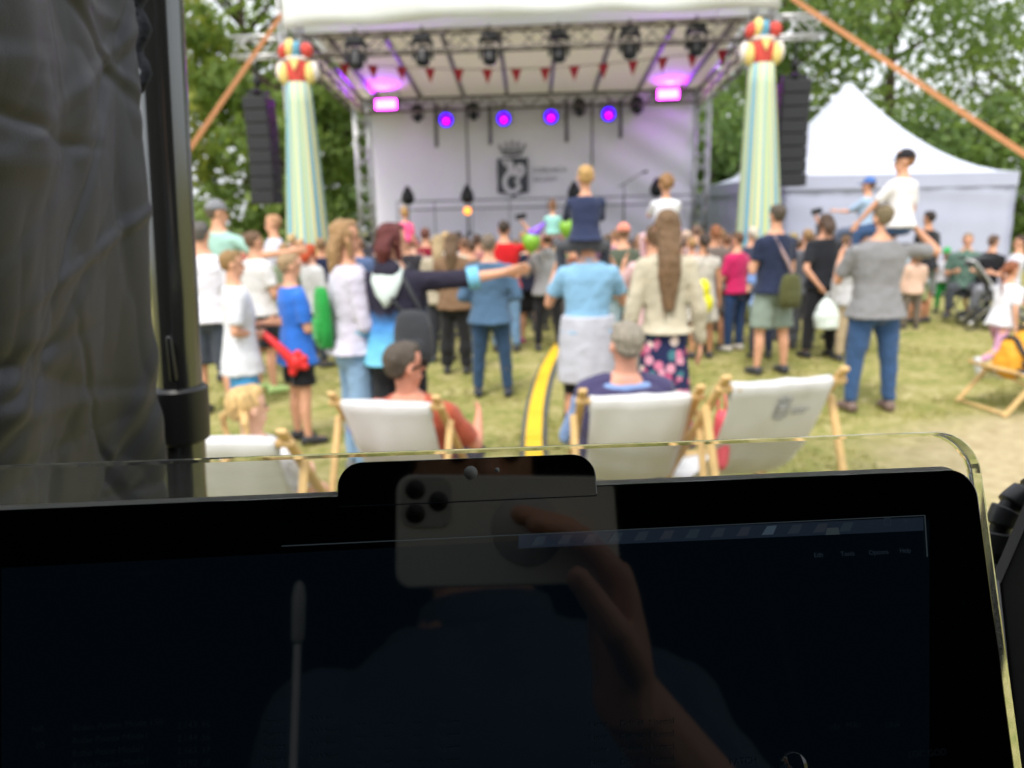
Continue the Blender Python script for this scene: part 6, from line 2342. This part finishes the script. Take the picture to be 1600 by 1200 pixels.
# ---- tent pole with clamp
def pole():
    Yp = .74
    a, b = at(244, -60, Yp), at(288, 720, Yp)
    d = (b - a).normalized()
    foot = a + d * ((PLAT - a.z) / d.z)
    headp = a - d * .45
    t = empty('tent_pole', foot)
    tag(t, 'glossy black tent pole with a wrapped black clamp beside the curtain', 'tent pole')
    PM = mat('pole_gloss', (104, 106, 106), .16, metal=.85, spec=.7)
    r = .0208
    o = MB().tube([V((0, 0, 0)), headp - foot], r, 32).build('tube', PM, t)
    sharp(o)
    s0, s1 = at(278, 602, Yp) - foot, at(284, 688, Yp) - foot
    s0 = (headp - foot) * ((s0.z) / (headp - foot).z)
    s1 = (headp - foot) * ((s1.z) / (headp - foot).z)
    CL_ = mat('clamp_black', (26, 27, 28), .38)
    u = (s0 - s1)
    rs = []
    for q, rr in ((0, .0228), (.04, .0258), (.5, .0264), (.94, .026), (1.0, .0230)):
        c = s1 + u * q
        rs.append(ring(c, V((rr, 0, 0)), V((0, rr, 0)), 28))
    ck = sharp(MB().loft(rs).build('clamp', CL_, t))
    bev(MB().box((s0 + s1) / 2 + V((-.022, -.022, 0)), (.02, .022, u.length * .8)).build('clamp_flap', CL_, ck, smooth=False), .004)
    # small catch and seam above the clamp
    MB().caps(s0 + V((.006, -.0255, .012)), s0 + V((.006, -.0255, .05)), .004, .003, 8).build('catch_lever', CL_, t)
    return foot
pf_ = pole()

# ---- black curtain: one cloth with soft folds and crease lines
def curtain():
    e0, e1 = at(192, -40, .66), at(240, 760, .66)           # edge next to the pole
    f0, f1 = at(-420, -40, .30), at(-420, 1100, .30)
    t = empty('black_curtain', (e0.x, e0.y, 0))
    tag(t, 'creased black fabric curtain hanging beside the tent pole', 'curtain')
    o0 = V(t.location)
    rnd = random.Random(11)
    creases = []
    for k in range(130):
        cx, cy = rnd.uniform(0, 1), rnd.uniform(.0, 1)
        an = rnd.choice([rnd.gauss(-.35, .25), rnd.gauss(.25, .3), rnd.gauss(-1.0, .3), rnd.gauss(1.3, .25)])
        creases.append((cx, cy, math.cos(an), math.sin(an), rnd.uniform(.06, .26), rnd.uniform(.004, .008), rnd.choice([-1, 1]) * rnd.uniform(.0015, .0042)))
    mb = MB()
    nx, ny = 250, 520
    ztop, zbot = 2.36, 1.0
    M_ = (e0 - f0)
    M_.z = 0
    nrm = V((M_.y, -M_.x, 0)).normalized()
    wid = M_.length
    for j in range(ny + 1):
        v = j / ny                       # 0 top .. 1 bottom
        z = ztop + (zbot - ztop) * v
        ex = e0.lerp(e1, (e0.z - z) / (e0.z - e1.z))
        fx = f0.lerp(f1, (f0.z - z) / (f0.z - f1.z))
        for i in range(nx + 1):
            u = i / nx                   # 0 outer .. 1 pole side
            p = fx.lerp(ex, u)
            p.z = z
            h = .007 * math.sin(u * 11 + 1.6 * math.sin(v * 3.1) + .6) * (.25 + .8 * v) + .003 * math.sin(u * 23 + v * 4 + 1)
            h += .011 * pnoise(V((u * 2.6 + v * 2.5, v * 4.2 - u * 2, 2))) + .005 * pnoise(V((u * 6 + v * 5, v * 9 - u * 4, 5)))
            h += .004 * abs(pnoise(V((u * 9 - v * 7, v * 13 + u * 6, 9))))
            h += .0007 * pnoise(V((u * 14, v * 40, 8)))
            for (cx, cy, ca, sa, L, wd_, am) in creases:
                du, dv = (u - cx) * wid, (v - cy) * 1.36
                lo = du * ca + dv * sa
                la = -du * sa + dv * ca + .10 * lo * lo / max(L, .05)
                if abs(lo) < L and abs(la) < .05:
                    h += am * math.exp(-(la / wd_) ** 2) * (1 - (lo / L) ** 2)
            mb.v.append(p + nrm * h - o0)
    for j in range(ny):
        for i in range(nx):
            q = j * (nx + 1) + i
            mb.f.append((q, q + nx + 1, q + nx + 2, q + 1))
    m = mat('curtain_black', (31, 34, 44), .45, spec=.45, sheen=.1, bump=.12, bscale=900)
    o = mb.build('cloth', m, t)
    s = o.modifiers.new('solid', 'SOLIDIFY')
    s.thickness = .0015
    # thick hem strip along the pole side, upper part
    mb = MB()
    pts = []
    for k in range(14):
        px, py = 215 + k * .6, -40 + k * 14
        q = at(px, py, .675) - o0
        pts.append(q + V((.004 * math.sin(k * 1.3), 0, 0)))
    mb.tube(pts, .0075, 10, .004)
    mb.build('rolled_hem', mat('hem_dark', (34, 38, 48), .9, bump=.3, bscale=300), t)
curtain()

# ---- the rest of the tent around the viewer: roof, rear and side walls, legs
t = empty('control_tent', (0, -1.0, PLAT))
tag(t, 'black-walled control tent sheltering the desk and the viewer', 'tent')
TB = mat('tent_black', (17, 18, 19), .75, bump=.2, bscale=4)
def tp(p):
    return V(p) - V((0, -1.0, PLAT))
ROOFZ = 2.45
MB().prism([tp((-1.8, -2.5, ROOFZ)), tp((1.8, -2.5, ROOFZ)), tp((1.8, .20, ROOFZ)), tp((-1.8, .20, ROOFZ))], (0, 0, .01)).build('roof_sheet', TB, t, smooth=False)
def wallstrip(a, b, z0, z1, name):
    a, b = V(a), V(b)
    mb = MB()
    d = (b - a)
    nn_ = V((d.y, -d.x, 0)).normalized()
    rows = []
    for i in range(25):
        u = i / 24
        off = nn_ * (.02 * math.sin(u * 30) + .01 * math.sin(u * 71))
        rows.append([tp(a + d * u + off + V((0, 0, z0 - a.z + (z1 - z0) * k / 3))) for k in range(4)])
    mb.loft(rows, cap=False, closed=False)
    o = mb.build(name, TB, t)
    s = o.modifiers.new('solid', 'SOLIDIFY')
    s.thickness = .004
wallstrip((-1.7, .3, 0), (-1.7, -2.4, 0), .0, ROOFZ + .005, 'side_wall')
wallstrip((1.7, -2.4, 0), (1.7, -.5, 0), .0, ROOFZ + .005, 'side_wall')
wallstrip((-1.74, -2.4, 0), (1.74, -2.4, 0), .0, ROOFZ + .005, 'rear_wall')
for x_, y_ in ((-1.65, -2.35), (1.65, -2.35), (1.65, .15), (-1.65, .28)):
    MB().tube([tp((x_, y_, PLAT)), tp((x_, y_, ROOFZ))], .02, 14).build('leg', BLACK_MET, t)

# ---------------------------------------------------------------- photographer and phone, seen mirrored in the screen
def cw(x, y, z):            # camera space (right, up, back) to world
    return CM @ V((x, y, z))
ph = bpy.data.objects.new('phone', None)
COL.objects.link(ph)
ph.matrix_world = CM @ Matrix.Translation((.062, -.016, .0085))
tag(ph, 'pale grey phone held up at eye level before the monitor, seen mirrored in it', 'phone')
PHM = mat('phone_grey', (236, 236, 226), .4)
bev(MB().prism([p + V((0, 0, -.004)) for p in rrect(-.080, -.0385, .080, .0385, .011, 8)], (0, 0, .008)).build('phone_body', PHM, ph, smooth=False), .0015)
bp_ = MB().prism([p + V((0, 0, -.0052)) for p in rrect(-.077, .002, -.042, .0365, .009, 6)], (0, 0, .0012)).build('camera_plate', mat('phone_plate', (196, 198, 190), .3), ph, smooth=False)
for cx, cy in ((-.0675, .0275), (-.0675, .011), (-.0515, .0195)):
    if abs(cx + .062) < .004 and abs(cy - .016) < .004:
        continue
    MB().loft([ring(V((cx, cy, -.0060)), V((.0066, 0, 0)), V((0, .0066, 0)), 24), ring(V((cx, cy, -.0052)), V((.007, 0, 0)), V((0, .007, 0)), 24)]).build('camera_lens', mat('phone_lens', (14, 15, 18), .1), bp_)
MB().loft([ring(V((.012, 0, -.0042)), V((.026, 0, 0)), V((0, .026, 0)), 36), ring(V((.012, 0, -.0047)), V((.0255, 0, 0)), V((0, .0255, 0)), 36)]).build('magnet_disc', mat('phone_disc', (206, 206, 200), .45), ph)
def photographer():
    x, y = cw(0, 0, 0).x + .115, -.38
    E0 = V((x, y, PLAT))
    L = lambda q: V(q) - E0
    el = L(cw(.33, -.30, .20))
    wr = L(cw(.152, -.132, .040))
    tip = L(cw(.102, -.036, -.020))
    hd = (CR @ V((-.15, 1, -.22))).normalized()
    back = (CR @ V((-1, -.15, .12))).normalized()
    SHIRT = (80, 96, 118)
    p = person('person in a blue shirt holding up a phone, seen mirrored in the dark monitor', x, y, H=1.80, up=('shirt', SHIRT, .95), low=('trousers', (36, 40, 52)), hair=('short', (70, 54, 42)),
               arms=('low_front', ('pts', el, wr, hd, back)), sk=(232, 178, 148), vox=.0045, grip=1.25, nod=-4, shoes=(40, 40, 44))
    p['E'].location = (x, y, PLAT)
photographer()
# slim microphone on a stand beside the viewer: its bright shaft is the streak mirrored in the screen
b = cw(-.084, -.045, .10)
t = empty('slim_microphone', (b.x, b.y, PLAT))
tag(t, 'slim silver microphone on a thin stand beside the phone, mirrored in the screen', 'microphone')
zz = b.z - PLAT
MB().loft([ring(V((0, 0, z)), V((r, 0, 0)), V((0, r, 0)), 16) for z, r in ((zz - .045, .0025), (zz - .04, .0048), (zz - .01, .0054), (zz, .0038), (zz + .003, .001))]).build('microphone_head', mat('mic_gloss', (200, 202, 200), .3), t)
MB().tube([V((0, 0, .02)), V((0, 0, zz - .042))], .0027, 12).build('shaft', mat('mic_shaft', (238, 238, 234), .3), t)
MB().loft([ring(V((0, 0, z)), V((r, 0, 0)), V((0, r, 0)), 24) for z, r in ((0, .12), (.012, .12), (.02, .02))]).build('round_base', BLACK_MET, t)
finish_fuse()
